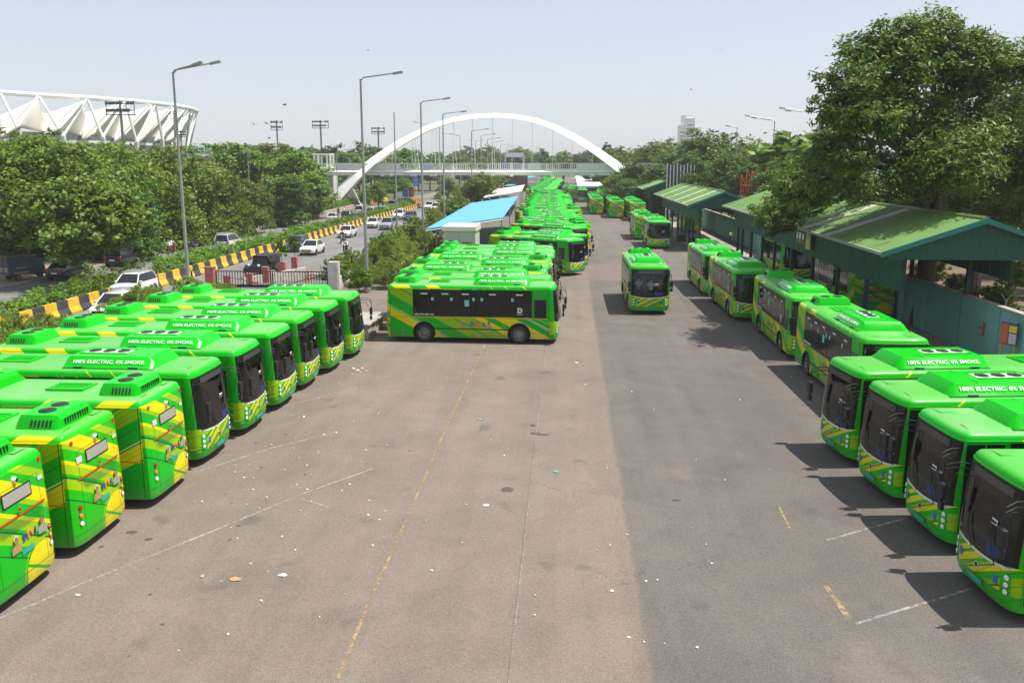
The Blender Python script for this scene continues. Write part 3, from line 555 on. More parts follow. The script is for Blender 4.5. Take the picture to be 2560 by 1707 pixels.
# ------------------------------------------------------------ cars
def car(name,label,cat,kind,col,loc,rz,group,taxi=False,rack=False):
    r=empty(name,label,cat,loc,rz,group)
    S={'sedan':dict(L=4.25,W=1.72,zb=.98,zt=1.47,c=(-1.65,-.95,.22,.98),hood=.93,tail=1.02),
       'hatch':dict(L=3.85,W=1.70,zb=.98,zt=1.50,c=(-1.82,-1.35,.15,.92),hood=.95,tail=.95),
       'suv':dict(L=4.3,W=1.80,zb=1.12,zt=1.68,c=(-2.05,-1.75,.30,.95),hood=1.08,tail=1.05),
       'mpv':dict(L=4.4,W=1.75,zb=1.08,zt=1.72,c=(-2.15,-1.9,.35,1.25),hood=1.02,tail=1.05)}[kind]
    L,W,zb,zt=S['L'],S['W'],S['zb'],S['zt']; h=L/2; x0,x1,x2,x3=S['c']
    gc=.32 if kind=='suv' else .25
    # lower body
    st=[(-h,.80,.5,S['tail']-.18),(-h+.06,.9,.36,S['tail']-.05),(-h+.25,.97,gc,S['tail']),(x0+.1,1,gc,zb),(x3-.1,1,gc,zb-.02),(x3+.05,1,gc,S['hood']),(h-.55,.98,gc,S['hood']-.06),(h-.2,.93,gc,S['hood']-.14),(h-.05,.85,.33,S['hood']-.28),(h,.72,.42,S['hood']-.40)]
    m=MB(); vs=[]
    for x,kw,a,b in st:
        w_=W/2*kw
        for (yy,zz) in ((-w_*.9,a),(-w_,a+.12),(-w_,a+(b-a)*.62),(-w_*.955,b-.04),(-w_*.88,b),(0,b+.025),(w_*.88,b),(w_*.955,b-.04),(w_,a+(b-a)*.62),(w_,a+.12),(w_*.9,a)): vs.append((x,yy,zz))
    n=11; k=len(st)
    m.add(vs,[(i*n+j,i*n+(j+1)%n,(i+1)*n+(j+1)%n,(i+1)*n+j) for i in range(k-1) for j in range(n)],col,True)
    m.add(vs[:n],[list(range(n))[::-1]],col,True); m.add(vs[-n:],[list(range(n))],col,True)
    m.build('body',r,sharp=45)
    # cabin
    wb,wt=W/2*.90,W/2*.70; z0=zb-.02
    B=[(x0,wb),(x3,wb)]; T=[(x1,wt),(x2,wt)]
    def q(p,zz): return p
    c={}
    for s_,k_ in ((-1,'r'),(1,'l')):
        c['bb'+k_]=Vector((x0,s_*wb,z0)); c['bf'+k_]=Vector((x3,s_*wb,z0)); c['tb'+k_]=Vector((x1,s_*wt,zt)); c['tf'+k_]=Vector((x2,s_*wt,zt))
    m=MB(); m.add([c['bfr'],c['bfl'],c['tfl'],c['tfr']],[(0,1,2,3)],dkglass); m.build('windscreen',r)
    m=MB(); m.add([c['bbl'],c['bbr'],c['tbr'],c['tbl']],[(0,1,2,3)],dkglass); m.build('rear_window',r)
    for k_ in 'rl':
        ps=[c['bb'+k_],c['bf'+k_],c['tf'+k_],c['tb'+k_]]; ps=ps if k_=='r' else ps[::-1]
        m=MB(); m.add(ps,[(0,1,2,3)],dkglass); m.build('side_window',r)
    m=MB(); e=.03
    m.add([(x1-.05,-wt-e,zt-.01),(x1+.1,-wt+.06,zt+.035),(x1+.1,wt-.06,zt+.035),(x1-.05,wt+e,zt-.01),(x2+.04,-wt-e,zt-.01),(x2-.12,-wt+.06,zt+.035),(x2-.12,wt-.06,zt+.035),(x2+.04,wt+e,zt-.01)],[(0,4,5,1),(1,5,6,2),(2,6,7,3),(0,1,2,3),(4,7,6,5)],col,True)
    for k_ in 'rl':
        for a,b in (('bf','tf'),('bb','tb')): m.tube([c[a+k_],c[b+k_]],.045,col,6)
        mb=(c['bb'+k_]*.5+c['bf'+k_]*.5); mt=(c['tb'+k_]*.5+c['tf'+k_]*.5); m.tube([mb,mt],.03,black if kind!='van' else col,6)
    m.build('roof',r,sharp=60)
    if rack:
        m=MB(); 
        for s_ in (-1,1): m.tube([(x1,s_*wt,zt+.12),(x2-.2,s_*wt,zt+.12)],.025,galv,6)
        for i in range(5): xx=x1+(x2-.2-x1)*i/4; m.tube([(xx,-wt,zt+.1),(xx,wt,zt+.1)],.018,galv,6)
        m.build('roof_rack',r)
    for s_ in (-1,1):
        for xx in (-h+.78,h-.82):
            rr=.36 if kind=='suv' else .31
            m=MB(); m.disc((xx,s_*(W/2-.005),rr+.03),(0,1,0),rr+.06,black,16,.012); m.build('wheel_arch',r)
            m=MB(); m.lathe([(rr-.1,-.01),(rr-.02,0),(rr,.05),(rr,.18)],(xx,s_*(W/2+.01),rr),(0,-s_,0),tyre,18); wh=m.build('wheel',r)
            m=MB(); m.lathe([(0,.02),(.08,.02),(rr-.12,.04),(rr-.1,-.012)],(xx,s_*(W/2+.01),rr),(0,-s_,0),rimm,16); m.build('rim',wh)
        m=MB(); m.box(h-.22,h-.06,min(s_*.48,s_*.78),max(s_*.48,s_*.78),S['hood']-.34,S['hood']-.20,lens,.03); m.build('headlight',r)
        m=MB(); m.box(-h-.005,-h+.15,min(s_*.52,s_*.80),max(s_*.52,s_*.80),S['tail']-.26,S['tail']-.08,redl,.03); m.build('tail_light',r)
        m=MB(); m.box(x3-.32,x3-.16,min(s_*(W/2-.05),s_*(W/2+.14)),max(s_*(W/2-.05),s_*(W/2+.14)),zb-.02,zb+.13,col,.03); m.build('wing_mirror',r)
    m=MB(); m.box(h-.06,h+.012,-.5,.5,.46,.66,black,.03); m.box(h-.05,h+.008,-.42,.42,.32,.40,dkgrey); m.build('grille',r)
    pm=yelp if taxi else white
    m=MB(); m.box(h+.01,h+.025,-.24,.24,.42,.53,pm); m.build('number_plate',r)
    m=MB(); m.box(-h-.02,-h-.003,-.24,.24,.58,.70,pm); m.build('number_plate',r)
    if taxi:
        m=MB(); 
        for s_ in (-1,1): m.box(-1.3,1.0,s_*(W/2+.002)-.004,s_*(W/2+.002)+.004,.72,.76,mat('taxi_stripe',(.8,.45,.02),.5))
        m.build('side_stripe',r)
    return r
cwhite=mat('car_white',(.75,.75,.75),.22,coat=.6); cnavy=mat('car_navy',(.012,.02,.045),.18,coat=.7); cblack=mat('car_black',(.015,.016,.018),.2,coat=.6); csilver=mat('car_silver',(.36,.40,.43),.25,.3,coat=.5); cteal=mat('car_dark_teal',(.03,.07,.10),.2,coat=.6); dblue=mat('weathered_dark_blue',(.035,.075,.11),.55,var=.2,dirt=(.1,.09,.08),dirtamt=.4)
# ------------------------------------------------------------ foliage
def leaves(blobs,n,ls,seed,flat=.6,droop=0,shell=.55,aspect=.5):
    "n leaf rhombi of half length ls spread through ellipsoid blobs (cx,cy,cz,rx,ry,rz)"
    rg=np.random.RandomState(seed); bl=np.array(blobs,float); wt=(bl[:,3]*bl[:,4]*bl[:,5])**(2/3); wt/=wt.sum()
    # clumps first, then leaves round each clump
    nc=max(12,n//28); bi=rg.choice(len(bl),nc,p=wt); d=rg.normal(size=(nc,3)); d/=np.linalg.norm(d,axis=1)[:,None]
    rad=(shell+(1-shell)*rg.rand(nc))*(1+.16*rg.normal(size=nc)); cc=bl[bi,:3]+d*bl[bi,3:6]*rad[:,None]
    cs=(bl[bi,3:6].min(axis=1)*.26*(.6+.9*rg.rand(nc)))
    k=rg.randint(0,nc,n); off=rg.normal(size=(n,3))*[1,1,flat]; p=cc[k]+off*cs[k][:,None]*.62
    if droop: p[:,2]-=np.abs(rg.normal(size=n))*droop*cs[k]
    nrm=d[k]*.5+rg.normal(size=(n,3))*.55+[0,0,.75]; nrm/=np.linalg.norm(nrm,axis=1)[:,None]
    t=rg.normal(size=(n,3)); t-= (t*nrm).sum(1)[:,None]*nrm
    if droop: t+= [0,0,-1.2*droop]
    t/=np.linalg.norm(t,axis=1)[:,None]+1e-9; b=np.cross(nrm,t)
    s=ls*(.6+.8*rg.rand(n))[:,None]; a=aspect
    v=np.stack([p-t*s,p+b*s*a,p+t*s,p-b*s*a],1).reshape(-1,3)
    return v
def leafmesh(name,v,m):
    n=len(v)//4; me=bpy.data.meshes.new(name); me.vertices.add(n*4); me.vertices.foreach_set('co',v.astype(np.float32).ravel())
    me.loops.add(n*4); me.loops.foreach_set('vertex_index',np.arange(n*4,dtype=np.int32)); me.polygons.add(n); me.polygons.foreach_set('loop_start',np.arange(0,n*4,4,dtype=np.int32)); me.polygons.foreach_set('loop_total',np.full(n,4,dtype=np.int32))
    me.update(calc_edges=True); me.materials.append(m); return me
LF_mid=leafmat('leaf_mid',(.055,.125,.006),(.20,.30,.018),(.26,.30,.05)); LF_dark=leafmat('leaf_dark',(.035,.10,.008),(.13,.24,.02)); LF_yel=leafmat('leaf_yellowish',(.06,.13,.006),(.20,.30,.018),(.35,.33,.05)); LF_br=leafmat('leaf_bright',(.05,.17,.006),(.17,.34,.02)); LF_scrub=leafmat('leaf_scrub',(.13,.21,.015),(.33,.42,.05),(.36,.34,.14),.5); LF_hedge=leafmat('leaf_hedge',(.06,.16,.005),(.20,.35,.012))
bark=mat('bark',(.07,.05,.035),.9,var=.3,scale=3,bump=.5); barkp=mat('pale_bark',(.2,.16,.12),.9,var=.25,scale=3)
def trunkmesh(name,h,r,targets,m=bark,seed=1,base=(0,0,0)):
    rg=random.Random(seed); b=MB(); bx,by,bz=base; fork=h*.42
    b.tube([(bx,by,bz-.1),(bx+rg.uniform(-.1,.1),by,bz+fork*.5),(bx+rg.uniform(-.2,.2),by+rg.uniform(-.2,.2),bz+fork)],r,m,8,r*.72)
    for t in targets:
        t=Vector(t); s_=Vector((bx,by,bz+fork*rg.uniform(.7,1.05))); mid=(s_+t)/2+Vector((rg.uniform(-.5,.5),rg.uniform(-.5,.5),rg.uniform(-.1,.6)))*h*.06
        b.tube([s_,mid,t],r*.45,m,6,r*.12)
        for _ in range(2):
            e=mid+(t-mid)*rg.uniform(.2,.9)+Vector((rg.uniform(-1,1),rg.uniform(-1,1),rg.uniform(0,1)))*h*.12; b.tube([mid,e],r*.18,m,5,r*.06)
    return b
PROTO={}
def tree_proto(key,h,rad,n,ls,m,seed,nb=9,droop=0,tr=.2,flat=.6,low=.28,aspect=.5):
    rg=random.Random(seed); bl=[]; 
    for i in range(nb):
        a=2*math.pi*i/nb+rg.uniform(-.4,.4); k=rg.uniform(.35,.75); z=h*rg.uniform(low+.12,.80); taper=1-.55*max(0,(z/h-.5))*2
        bl.append((math.cos(a)*rad*k*taper,math.sin(a)*rad*k*taper,z,rad*rg.uniform(.36,.55),rad*rg.uniform(.36,.55),h*rg.uniform(.12,.2)))
    bl.append((rg.uniform(-.1,.1)*rad,0,h*.84,rad*.42,rad*.42,h*.15)); bl.append((0,0,h*.55,rad*.6,rad*.6,h*.2))
    cm=leafmesh('crown',leaves(bl,n,ls,seed,flat,droop,aspect=aspect),m); tm=trunkmesh('trunk',h,tr,[b[:3] for b in bl],seed=seed)
    PROTO[key]=(cm,tm,h)
def tree(key,label,cat,x,y,h,rz=None,group=None,z=0,wide=1,name='tree'):
    cm,tm,ph=PROTO[key]
    if isinstance(tm,MB):
        o=tm.build('trunk'); tm=o.data; bpy.data.objects.remove(o); PROTO[key]=(cm,tm,ph)
    s=h/ph; r=empty(name,label,cat,(x,y,z),random.uniform(0,6.28) if rz is None else rz,group); r.scale=(s*wide,s*wide,s)
    for nm,me in (('crown',cm),('trunk',tm)):
        o=bpy.data.objects.new(nm,me); COL.objects.link(o); o.parent=r
    return r
tree_proto('mid',10,4.6,15000,.20,LF_mid,11); tree_proto('dark',10,4.4,15000,.20,LF_dark,12); tree_proto('yel',10,4.2,16000,.17,LF_yel,13,droop=.4); tree_proto('br',10,4.5,14000,.2,LF_br,14)
tree_proto('darkf',10,4.6,19000,.20,LF_dark,15,nb=13,low=-.08); tree_proto('yelf',10,4.5,20000,.18,LF_yel,16,nb=13,droop=.35,low=-.08); tree_proto('midf',10,4.6,18000,.21,LF_mid,17,nb=13,low=-.05)
tree_proto('far1',10,4.6,3200,.42,LF_mid,21); tree_proto('far2',10,4.8,3200,.42,LF_dark,22); tree_proto('far3',10,4.4,3200,.42,LF_br,23)
tree_proto('bush',3,2.0,7000,.13,LF_scrub,31,nb=8,droop=.8,tr=.06,low=.05,aspect=.22); tree_proto('bush2',3,1.9,6000,.13,LF_mid,32,nb=8,droop=.3,tr=.06,low=.05,aspect=.35); tree_proto('sapling',3,.9,900,.16,LF_mid,33,nb=5,droop=.5,tr=.035,low=.35,aspect=.3)
tree_proto('slim',10,2.2,6000,.2,LF_dark,34,nb=8,tr=.15,low=.3)
def hedge(label,x0,x1,y0,y1,h,group,seed):
    bl=[]; rg=random.Random(seed); y=y0
    while y<y1: bl.append(((x0+x1)/2+rg.uniform(-.2,.2),y,h*.62,(x1-x0)*.62,1.0,h*.72*rg.uniform(.8,1.2))); y+=.9
    n=int(620*(y1-y0)); o=bpy.data.objects.new('hedge',leafmesh('hedge',leaves(bl,n,.11,seed,.8,shell=.6),LF_hedge)); COL.objects.link(o); return tag(o,label,'hedge',group)
# ------------------------------------------------------------ ground, roads
def sheet(name,polys,z,m,th=0):
    b=MB()
    for p in polys: b.add([(x,y,z) for x,y in p],[list(range(len(p)))],m)
    o=b.build(name); return tag(o,kind='structure')
def asphalt(name,base,kind):
    m=bpy.data.materials.new(name); m.use_nodes=True; t=NT(m); b=t.n['Principled BSDF']; co_=t.new('ShaderNodeTexCoord').outputs['Object']
    sp=t.new('ShaderNodeSeparateXYZ'); t.l.new(co_,sp.inputs[0]); x,y,z=sp.outputs
    big=t.noise(co_,.06,5,.6,.3); med=t.noise(co_,.5,6,.65,.5); fine=t.noise(co_,42,2,.7); grit=t.noise(co_,9,3,.7)
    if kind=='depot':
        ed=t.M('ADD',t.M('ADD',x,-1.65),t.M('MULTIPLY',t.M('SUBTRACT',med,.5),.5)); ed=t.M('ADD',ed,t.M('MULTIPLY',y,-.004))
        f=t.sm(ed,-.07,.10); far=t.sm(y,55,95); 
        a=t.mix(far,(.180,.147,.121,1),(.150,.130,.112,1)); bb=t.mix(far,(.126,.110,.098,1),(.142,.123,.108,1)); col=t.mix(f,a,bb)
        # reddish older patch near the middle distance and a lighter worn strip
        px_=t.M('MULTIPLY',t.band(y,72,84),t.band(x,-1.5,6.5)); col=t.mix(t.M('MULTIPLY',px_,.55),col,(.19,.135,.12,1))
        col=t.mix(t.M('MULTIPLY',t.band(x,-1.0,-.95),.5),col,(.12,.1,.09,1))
    else: col=t.mix(t.sm(big,.35,.65),c4(base),tuple(c*1.25 for c in base)+(1,))
    def mulv(c,f,lo,hi,a,b_):
        h=t.new('ShaderNodeHueSaturation'); t.put(h.inputs['Color'],c); t.put(h.inputs['Value'],t.sm(f,lo,hi,a,b_)); return h.outputs[0]
    col=mulv(col,big,.35,.65,.88,1.1); col=mulv(col,med,.3,.7,.88,1.1); col=mulv(col,fine,.3,.7,.55,1.45); grit2=t.noise(co_,17,2,.8); col=mulv(col,grit2,.35,.65,.86,1.14); col=mulv(col,grit,.35,.65,.92,1.08)
    if kind=='depot':
        # tyre-worn lanes, oil spots, dust near the edges, patched cracks
        sv=t.new('ShaderNodeMapping'); sv.inputs['Scale'].default_value=(1.0,.05,1); t.l.new(co_,sv.inputs[0]); lane=t.noise(sv.outputs[0],.9,4,.6); col=mulv(col,lane,.35,.65,.93,1.07)
        spots=t.noise(co_,.8,2,.4); col=t.mix(t.sm(spots,.66,.76,0,.4),col,(.06,.055,.05,1))
        vo=t.new('ShaderNodeTexVoronoi',feature='DISTANCE_TO_EDGE'); vo.inputs['Scale'].default_value=.16; n=t.new('ShaderNodeVectorMath',operation='ADD'); t.l.new(co_,n.inputs[0]); nc=t.new('ShaderNodeTexNoise'); nc.inputs['Scale'].default_value=.8; nc.inputs['Detail'].default_value=6; t.l.new(co_,nc.inputs['Vector']); sc=t.new('ShaderNodeVectorMath',operation='SCALE'); sc.inputs[3].default_value=3; t.l.new(nc.outputs[1],sc.inputs[0]); t.l.new(sc.outputs[0],n.inputs[1]); t.l.new(n.outputs[0],vo.inputs['Vector'])
        cr=t.M('MULTIPLY',t.lt(vo.outputs[0],.004),t.sm(big,.5,.6)); col=t.mix(t.M('MULTIPLY',cr,.45),col,(.07,.06,.055,1))
        pale=t.noise(co_,.22,7,.7,.6); col=t.mix(t.sm(pale,.56,.72,0,.30),col,(.25,.20,.165,1))
    t.l.new(col,b.inputs['Base Color']); b.inputs['Roughness'].default_value=.92; b.inputs['Specular IOR Level'].default_value=.25
    bp=t.new('ShaderNodeBump'); bp.inputs['Strength'].default_value=.35; bp.inputs['Distance'].default_value=.01; t.l.new(fine,bp.inputs['Height']); t.l.new(bp.outputs[0],b.inputs['Normal']); return m
def soilm(name,a,b_,c,s=.25):
    m=bpy.data.materials.new(name); m.use_nodes=True; t=NT(m); b=t.n['Principled BSDF']; co_=t.new('ShaderNodeTexCoord').outputs['Object']
    n1=t.noise(co_,s,6,.65,.4); n2=t.noise(co_,s*9,5,.7); col=t.mix(t.sm(n1,.4,.6),c4(a),c4(b_)); col=t.mix(t.sm(n2,.5,.7),col,c4(c)); t.l.new(col,b.inputs['Base Color']); b.inputs['Roughness'].default_value=.95; return m
soil=soilm('soil_and_scrub',(.10,.10,.045),(.05,.075,.02),(.035,.06,.012)); sheet('ground',[[(-2600,-400),(2600,-400),(2600,5200),(-2600,5200)]],-.03,soil)
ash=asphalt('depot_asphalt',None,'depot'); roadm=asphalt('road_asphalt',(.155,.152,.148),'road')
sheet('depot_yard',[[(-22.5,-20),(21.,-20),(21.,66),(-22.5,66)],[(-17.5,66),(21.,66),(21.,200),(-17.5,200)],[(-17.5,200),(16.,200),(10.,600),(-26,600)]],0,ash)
sheet('gate_driveway',[[(-31,63.5),(-22.6,63.5),(-22.6,66),(-17.6,66),(-17.6,70),(-20.3,80),(-31,80)]],-.006,roadm)
sheet('road',[[(-31.4,-30),(-23.5,-30),(-23.5,62),(-20.2,80),(-20.2,240),(-24,600),(-33,600),(-31.4,240)],[(-43.6,-30),(-35.6,-30),(-35.6,215),(-37,600),(-46.5,600),(-43.6,200)],[(-140,214),(-43.65,206),(-43.65,236),(-140,250)],[(-35.55,205),(-31.45,205),(-31.45,226),(-35.55,226)]],-.002,roadm)
dirt=soilm('dry_dirt',(.33,.25,.17),(.26,.19,.13),(.20,.16,.09),.5); sheet('roadside_dirt',[[(-50,-10),(-43.7,-10),(-43.7,88),(-50,92)]],-.012,dirt); sheet('median_soil',[[(-35.5,-30),(-32.0,-30),(-32.0,204),(-35.5,204)],[(-36.5,227),(-32.4,227),(-34,600),(-36.9,600)]],-.01,soilm('median_earth',(.2,.16,.1),(.1,.12,.04),(.06,.09,.02)))
apron=mat('concrete_apron',(.33,.28,.235),.9,var=.12,scale=.6,dirt=(.16,.14,.12),dirtamt=.5); sheet('shed_floor',[[(17.1,36),(20.9,36),(20.9,152),(14.4,152),(14.4,97),(12.4,84),(12.0,76),(13.2,70),(17.1,66)]],.004,apron)
sheet('soil_yard_behind_wall',[[(21.3,-10),(70,-10),(70,120),(21.3,120)]],-.012,soilm('reddish_leaf_litter',(.17,.115,.07),(.12,.085,.045),(.05,.07,.02),.5))
# painted lines
pw=mat('worn_white_line',(.42,.39,.36),.8,var=.15,scale=6); py=mat('worn_yellow_line',(.40,.29,.13),.8,var=.2,scale=6)
def wornm(name,c):
    m=bpy.data.materials.new(name); m.use_nodes=True; t=NT(m); b=t.n['Principled BSDF']; co_=t.new('ShaderNodeTexCoord').outputs['Object']
    n=t.noise(co_,7,5,.75); n2=t.noise(co_,.7,3,.6); tr=t.new('ShaderNodeBsdfTransparent'); mx=t.new('ShaderNodeMixShader'); b.inputs['Base Color'].default_value=c4(c); b.inputs['Roughness'].default_value=.85
    t.l.new(t.sm(t.M('ADD',n,t.M('MULTIPLY',n2,.5)),.60,.86),mx.inputs[0]); t.l.new(tr.outputs[0],mx.inputs[1]); t.l.new(b.outputs[0],mx.inputs[2]); t.l.new(mx.outputs[0],t.n['Material Output'].inputs[0]); return m
WW=wornm('worn_white_paint',(.31,.285,.26)); WY=wornm('worn_yellow_paint',(.31,.225,.11))
def line(name,pts,w_,m,z=.006):
    b=MB()
    for a,c in zip(pts,pts[1:]):
        a=Vector(a);c=Vector(c); a.z=c.z=z; n=(c-a).normalized().cross(Vector((0,0,1)))*w_/2; b.add([a-n,a+n,c+n,c-n],[(0,1,2,3)],m)
    o=b.build(name); return tag(o,kind='structure')
S2=2560/2352
g2=lambda *a:[G(x*S2,y*S2) for x,y in a]
for pts in ([(0,1420),(200,1335),(500,1215),(700,1132),(860,1075)],[(450,1085),(620,1030),(770,993)],[(640,935),(780,903),(880,878)],[(1965,1432),(2230,1352)],[(1900,1240),(2085,1188)],[(1300,672),(1430,677)],[(1545,682),(1600,684),(1700,688)],[(1345,545),(1480,549)],[(850,800),(960,782)],[(690,1145),(755,1165)],[(1350,500),(1440,501)]):
    line('bay_line',g2(*pts),.085,WW)
line('bay_line',[Vector((-.95,y,0)) for y in (12,25,40,44)],.018,WW)
line('centre_line',g2((775,1560),(840,1400),(935,1190),(1030,970),(1115,790)),.075,WY); line('lane_dash',g2((1896,1345),(1950,1420)),.14,WY); line('lane_dash',g2((1790,1165),(1815,1215)),.06,WY)
for y in (60,75,90,105,120,140,160): line('lane_line',[Vector((-25.7,y,0)),Vector((-25.7,y+5,0))],.12,WW,.003)
line('edge_line',[Vector((-31.2,40,0)),Vector((-31.2,200,0))],.12,WW,.003)
# manhole-like stain and spots are in the asphalt; kerbs
kerbm=mat('kerb_stone',(.36,.33,.29),.9,var=.2,scale=2)
def thing(mb,name,label,cat,group=None): return tag(mb.build(name),label,cat,group)
m=MB(); m.box(-35.62,-35.45,-30,204,-.03,.14,kerbm); m.box(-32.05,-31.75,-30,204,-.03,.10,kerbm); thing(m,'median_kerb','low grey kerb stones edging the planted median','kerb')
m=MB(); m.box(-43.75,-43.6,-10,92,-.03,.13,kerbm); m.box(-20.25,-20.1,82,240,-.03,.13,kerbm); thing(m,'road_kerb','low grey kerb along the outer edges of the main road','kerb')
# yellow and black barrier
def stripem(name,a,b_,per):
    m=bpy.data.materials.new(name); m.use_nodes=True; t=NT(m); b=t.n['Principled BSDF']; co_=t.new('ShaderNodeTexCoord').outputs['Object']; sp=t.new('ShaderNodeSeparateXYZ'); t.l.new(co_,sp.inputs[0])
    f=t.gt(t.M('FRACT',t.M('DIVIDE',sp.outputs[1],per)),.5); n=t.noise(co_,1.5,6,.7); col=t.mix(f,c4(a),c4(b_)); h=t.new('ShaderNodeHueSaturation'); t.put(h.inputs['Color'],col); t.put(h.inputs['Value'],t.sm(n,.3,.7,.65,1.2)); col=t.mix(t.sm(n,.58,.75,0,.35),h.outputs[0],(.12,.1,.08,1)); t.l.new(col,b.inputs['Base Color']); b.inputs['Roughness'].default_value=.75; return m
stp=stripem('yellow_black_stripes',(.72,.42,.02),(.04,.042,.045),2.55)
def jersey(y0,y1,x0,x1,label):
    m=MB(); n=max(2,int((y1-y0)/5)); vs=[]; prof=[(-.30,-.03),(-.30,.10),(-.14,.42),(-.10,.92),(.10,.92),(.14,.42),(.30,.10),(.30,-.03)]
    for i in range(n+1):
        t=i/n; x=x0+(x1-x0)*t; y=y0+(y1-y0)*t; vs+=[(x+a,y,b_) for a,b_ in prof]
    k=len(prof); m.add(vs,[(i*k+j,(i+1)*k+j,(i+1)*k+j+1,i*k+j+1)[::-1] for i in range(n) for j in range(k-1)],stp); m.add(vs[:k],[list(range(k))],stp); m.add(vs[-k:],[list(range(k))[::-1]],stp)
    return thing(m,'crash_barrier',label,'barrier','yellow and black barriers of the main road')
jersey(20,203,-31.9,-32.1,'long low concrete barrier striped yellow and black beside the median hedges'); jersey(228,330,-32.2,-34,'striped barrier beyond the junction under the footbridge')
stp2=stripem('faded_stripes',(.55,.38,.25),(.3,.1,.08),1.4)
m=MB(); m.box(-38,-37.6,232,330,-.03,.35,stp2); thing(m,'island_kerb','orange and white striped kerb of the grassy island past the junction','kerb')
pinkw=mat('pinkish_wall',(.48,.36,.31),.85,var=.2,scale=1.2,dirt=(.25,.18,.14),dirtamt=.6)
m=MB(); 
for (a,b_) in (((-43.9,92),(-44.1,150)),((-44.1,150),(-45.6,205))): m.hexa([(a[0]-.25,a[1],-.03),(a[0],a[1],-.03),(b_[0],b_[1],-.03),(b_[0]-.25,b_[1],-.03)],[(a[0]-.25,a[1],.8),(a[0],a[1],.8),(b_[0],b_[1],.9),(b_[0]-.25,b_[1],.9)],pinkw)
thing(m,'roadside_wall','long low pinkish parapet wall on the far side of the main road','wall')
# hedges on the median
for i,(a,b_,h) in enumerate([(38,57,1.1),(59,68,1.5),(70,86,1.3),(88,104,1.2),(106,124,1.15),(126,138,1.1),(146,158,1.2),(161,176,1.2),(180,192,1.3),(234,262,1.3),(268,300,1.4)]):
    hedge('clipped green hedge on the median, %s counted from the near end'%ordn(i+1),-34.9,-32.6,a,b_,h,'hedges on the road median',100+i)
for i,(a,b_) in enumerate([(150,168),(170,200)]): hedge('bright green hedge behind the pinkish parapet wall, the %s one'%('nearer','farther')[i],-47.5,-45.5,a,b_,1.6,'hedges behind the parapet wall',140+i)
# ------------------------------------------------------------ buses
RB='parked green and yellow electric buses'
for i,(x,y) in enumerate([(-11.88,17.35),(-11.75,20.45),(-11.35,23.6)]):
    lab=['nearest of three buses at lower left showing their yellow striped rears','middle one of three buses at lower left showing their yellow striped rears','farthest of three buses at lower left showing their yellow striped rears'][i]
    bus(x-4.68,y,180+[0,0,0][i],lab,RB)
for i,(xf,y) in enumerate([(-11.3,26.95),(-11.1,30.15),(-10.95,33.4),(-10.85,36.5),(-10.55,39.6),(-10.25,42.7)]):
    bus_front(xf,y,[-1,-.5,0,0,-.6,0][i],['nearest','second','third','fourth','fifth','last'][i]+' of six left-hand buses whose dark windscreens face the yard'+(', nearest the black gate' if i==5 else ''),RB)
S_=[(46.9,-.25,-2.5,0),(49.95,-.55,-2.5,0),(53.0,-.95,-2.5,1),(56.0,-.75,-2.5,0),(59.2,-.8,-2.5,1),(62.5,-.55,-2.5,0),(65.3,-.55,-2.5,0),(68.3,-.7,-2.5,0)]
for i,(y,xf,h,rev) in enumerate(S_):
    cx=xf-4.68; lab='broadside bus in the middle with all its side windows in view' if i==0 else '%s of eight broadside buses in the middle row%s'%(ordn(i+1),', turned the other way round' if rev else '')
    if rev: bus(cx,y+.2,180+h,lab,RB,True)
    else: bus(cx,y+.2,h,lab,RB,i<5 or i==7)
def bus_rf(px,py,h,*a,**k):
    P=G(px,py,2.93); c,s=math.cos(R(h)),math.sin(R(h)); lx,ly=4.2,-1.22; return bus(P.x-(c*lx-s*ly),P.y-(s*lx+c*ly),h,*a,**k)
t1=bus_rf(1415.5,605,-36,'first angled green bus right behind the broadside row',RB); dlt=G(1450,587,2.9)-G(1440.7,597,2.9)
bus(t1.location.x+dlt.x,t1.location.y+dlt.y,-36,'angled green bus whose nose sticks out behind the first angled one',RB)
P0=G(1406,573.7,2.93); nfull=0
rg=random.Random(5); revs={1,2,8,10,17,23,30}
def xfront(Y): return np.interp(Y,[90,113,170,208],[0.4,0.1,-.7,-1.3])
idx=0
Y=P0.y
while Y<206:
    h=-43 if Y<110 else -40; rev=idx in revs; c,s=math.cos(R(h)),math.sin(R(h)); xf=xfront(Y)+rg.uniform(-.35,.35)+(0 if not rev else .3)
    # right-front corner at (xf,Y)
    cx=xf-(c*4.2+s*1.22); cy=Y-(s*4.2-c*1.22); idx+=1
    bus(cx,cy,h+(180 if rev else 0),'%s bus from the near end of the long angled row%s'%(ordn(idx),', yellow rear out' if rev else ''),'buses of the long angled row',idx<3); Y+=4.35
k=0; Y=214
while Y<355:
    h=-52; xf=np.interp(Y,[214,350],[-4.6,-2.8])+rg.uniform(-.4,.4); c,s=math.cos(R(h)),math.sin(R(h)); k+=1
    bus(xf-(c*4.4+s*1.22),Y-(s*4.4-c*1.22),h,'%s bus of the second angled row, behind the white canopy'%ordn(k),'buses of the second angled row',False); Y+=4.7
k=0; Y=365
while Y<470:
    h=-55; k+=1; bus(np.interp(Y,[365,470],[-4.6,-6.5])-2.4,Y+4,h,'%s bus from the near end of the farthest angled row beyond the footbridge'%ordn(k),'buses of the farthest angled row',False); Y+=5.2
drv=bus_front(5.42,55.3,-90,'green bus driving toward the camera alone in the middle of the yard',RB)
MR='buses standing in the right half of the yard'
bus_front(10.6,99.2,-90,'green bus with windscreen to the camera beside the second shed',MR)
bus(10.0,115.5,90,'green bus right behind the camera-facing one by the shed',MR)
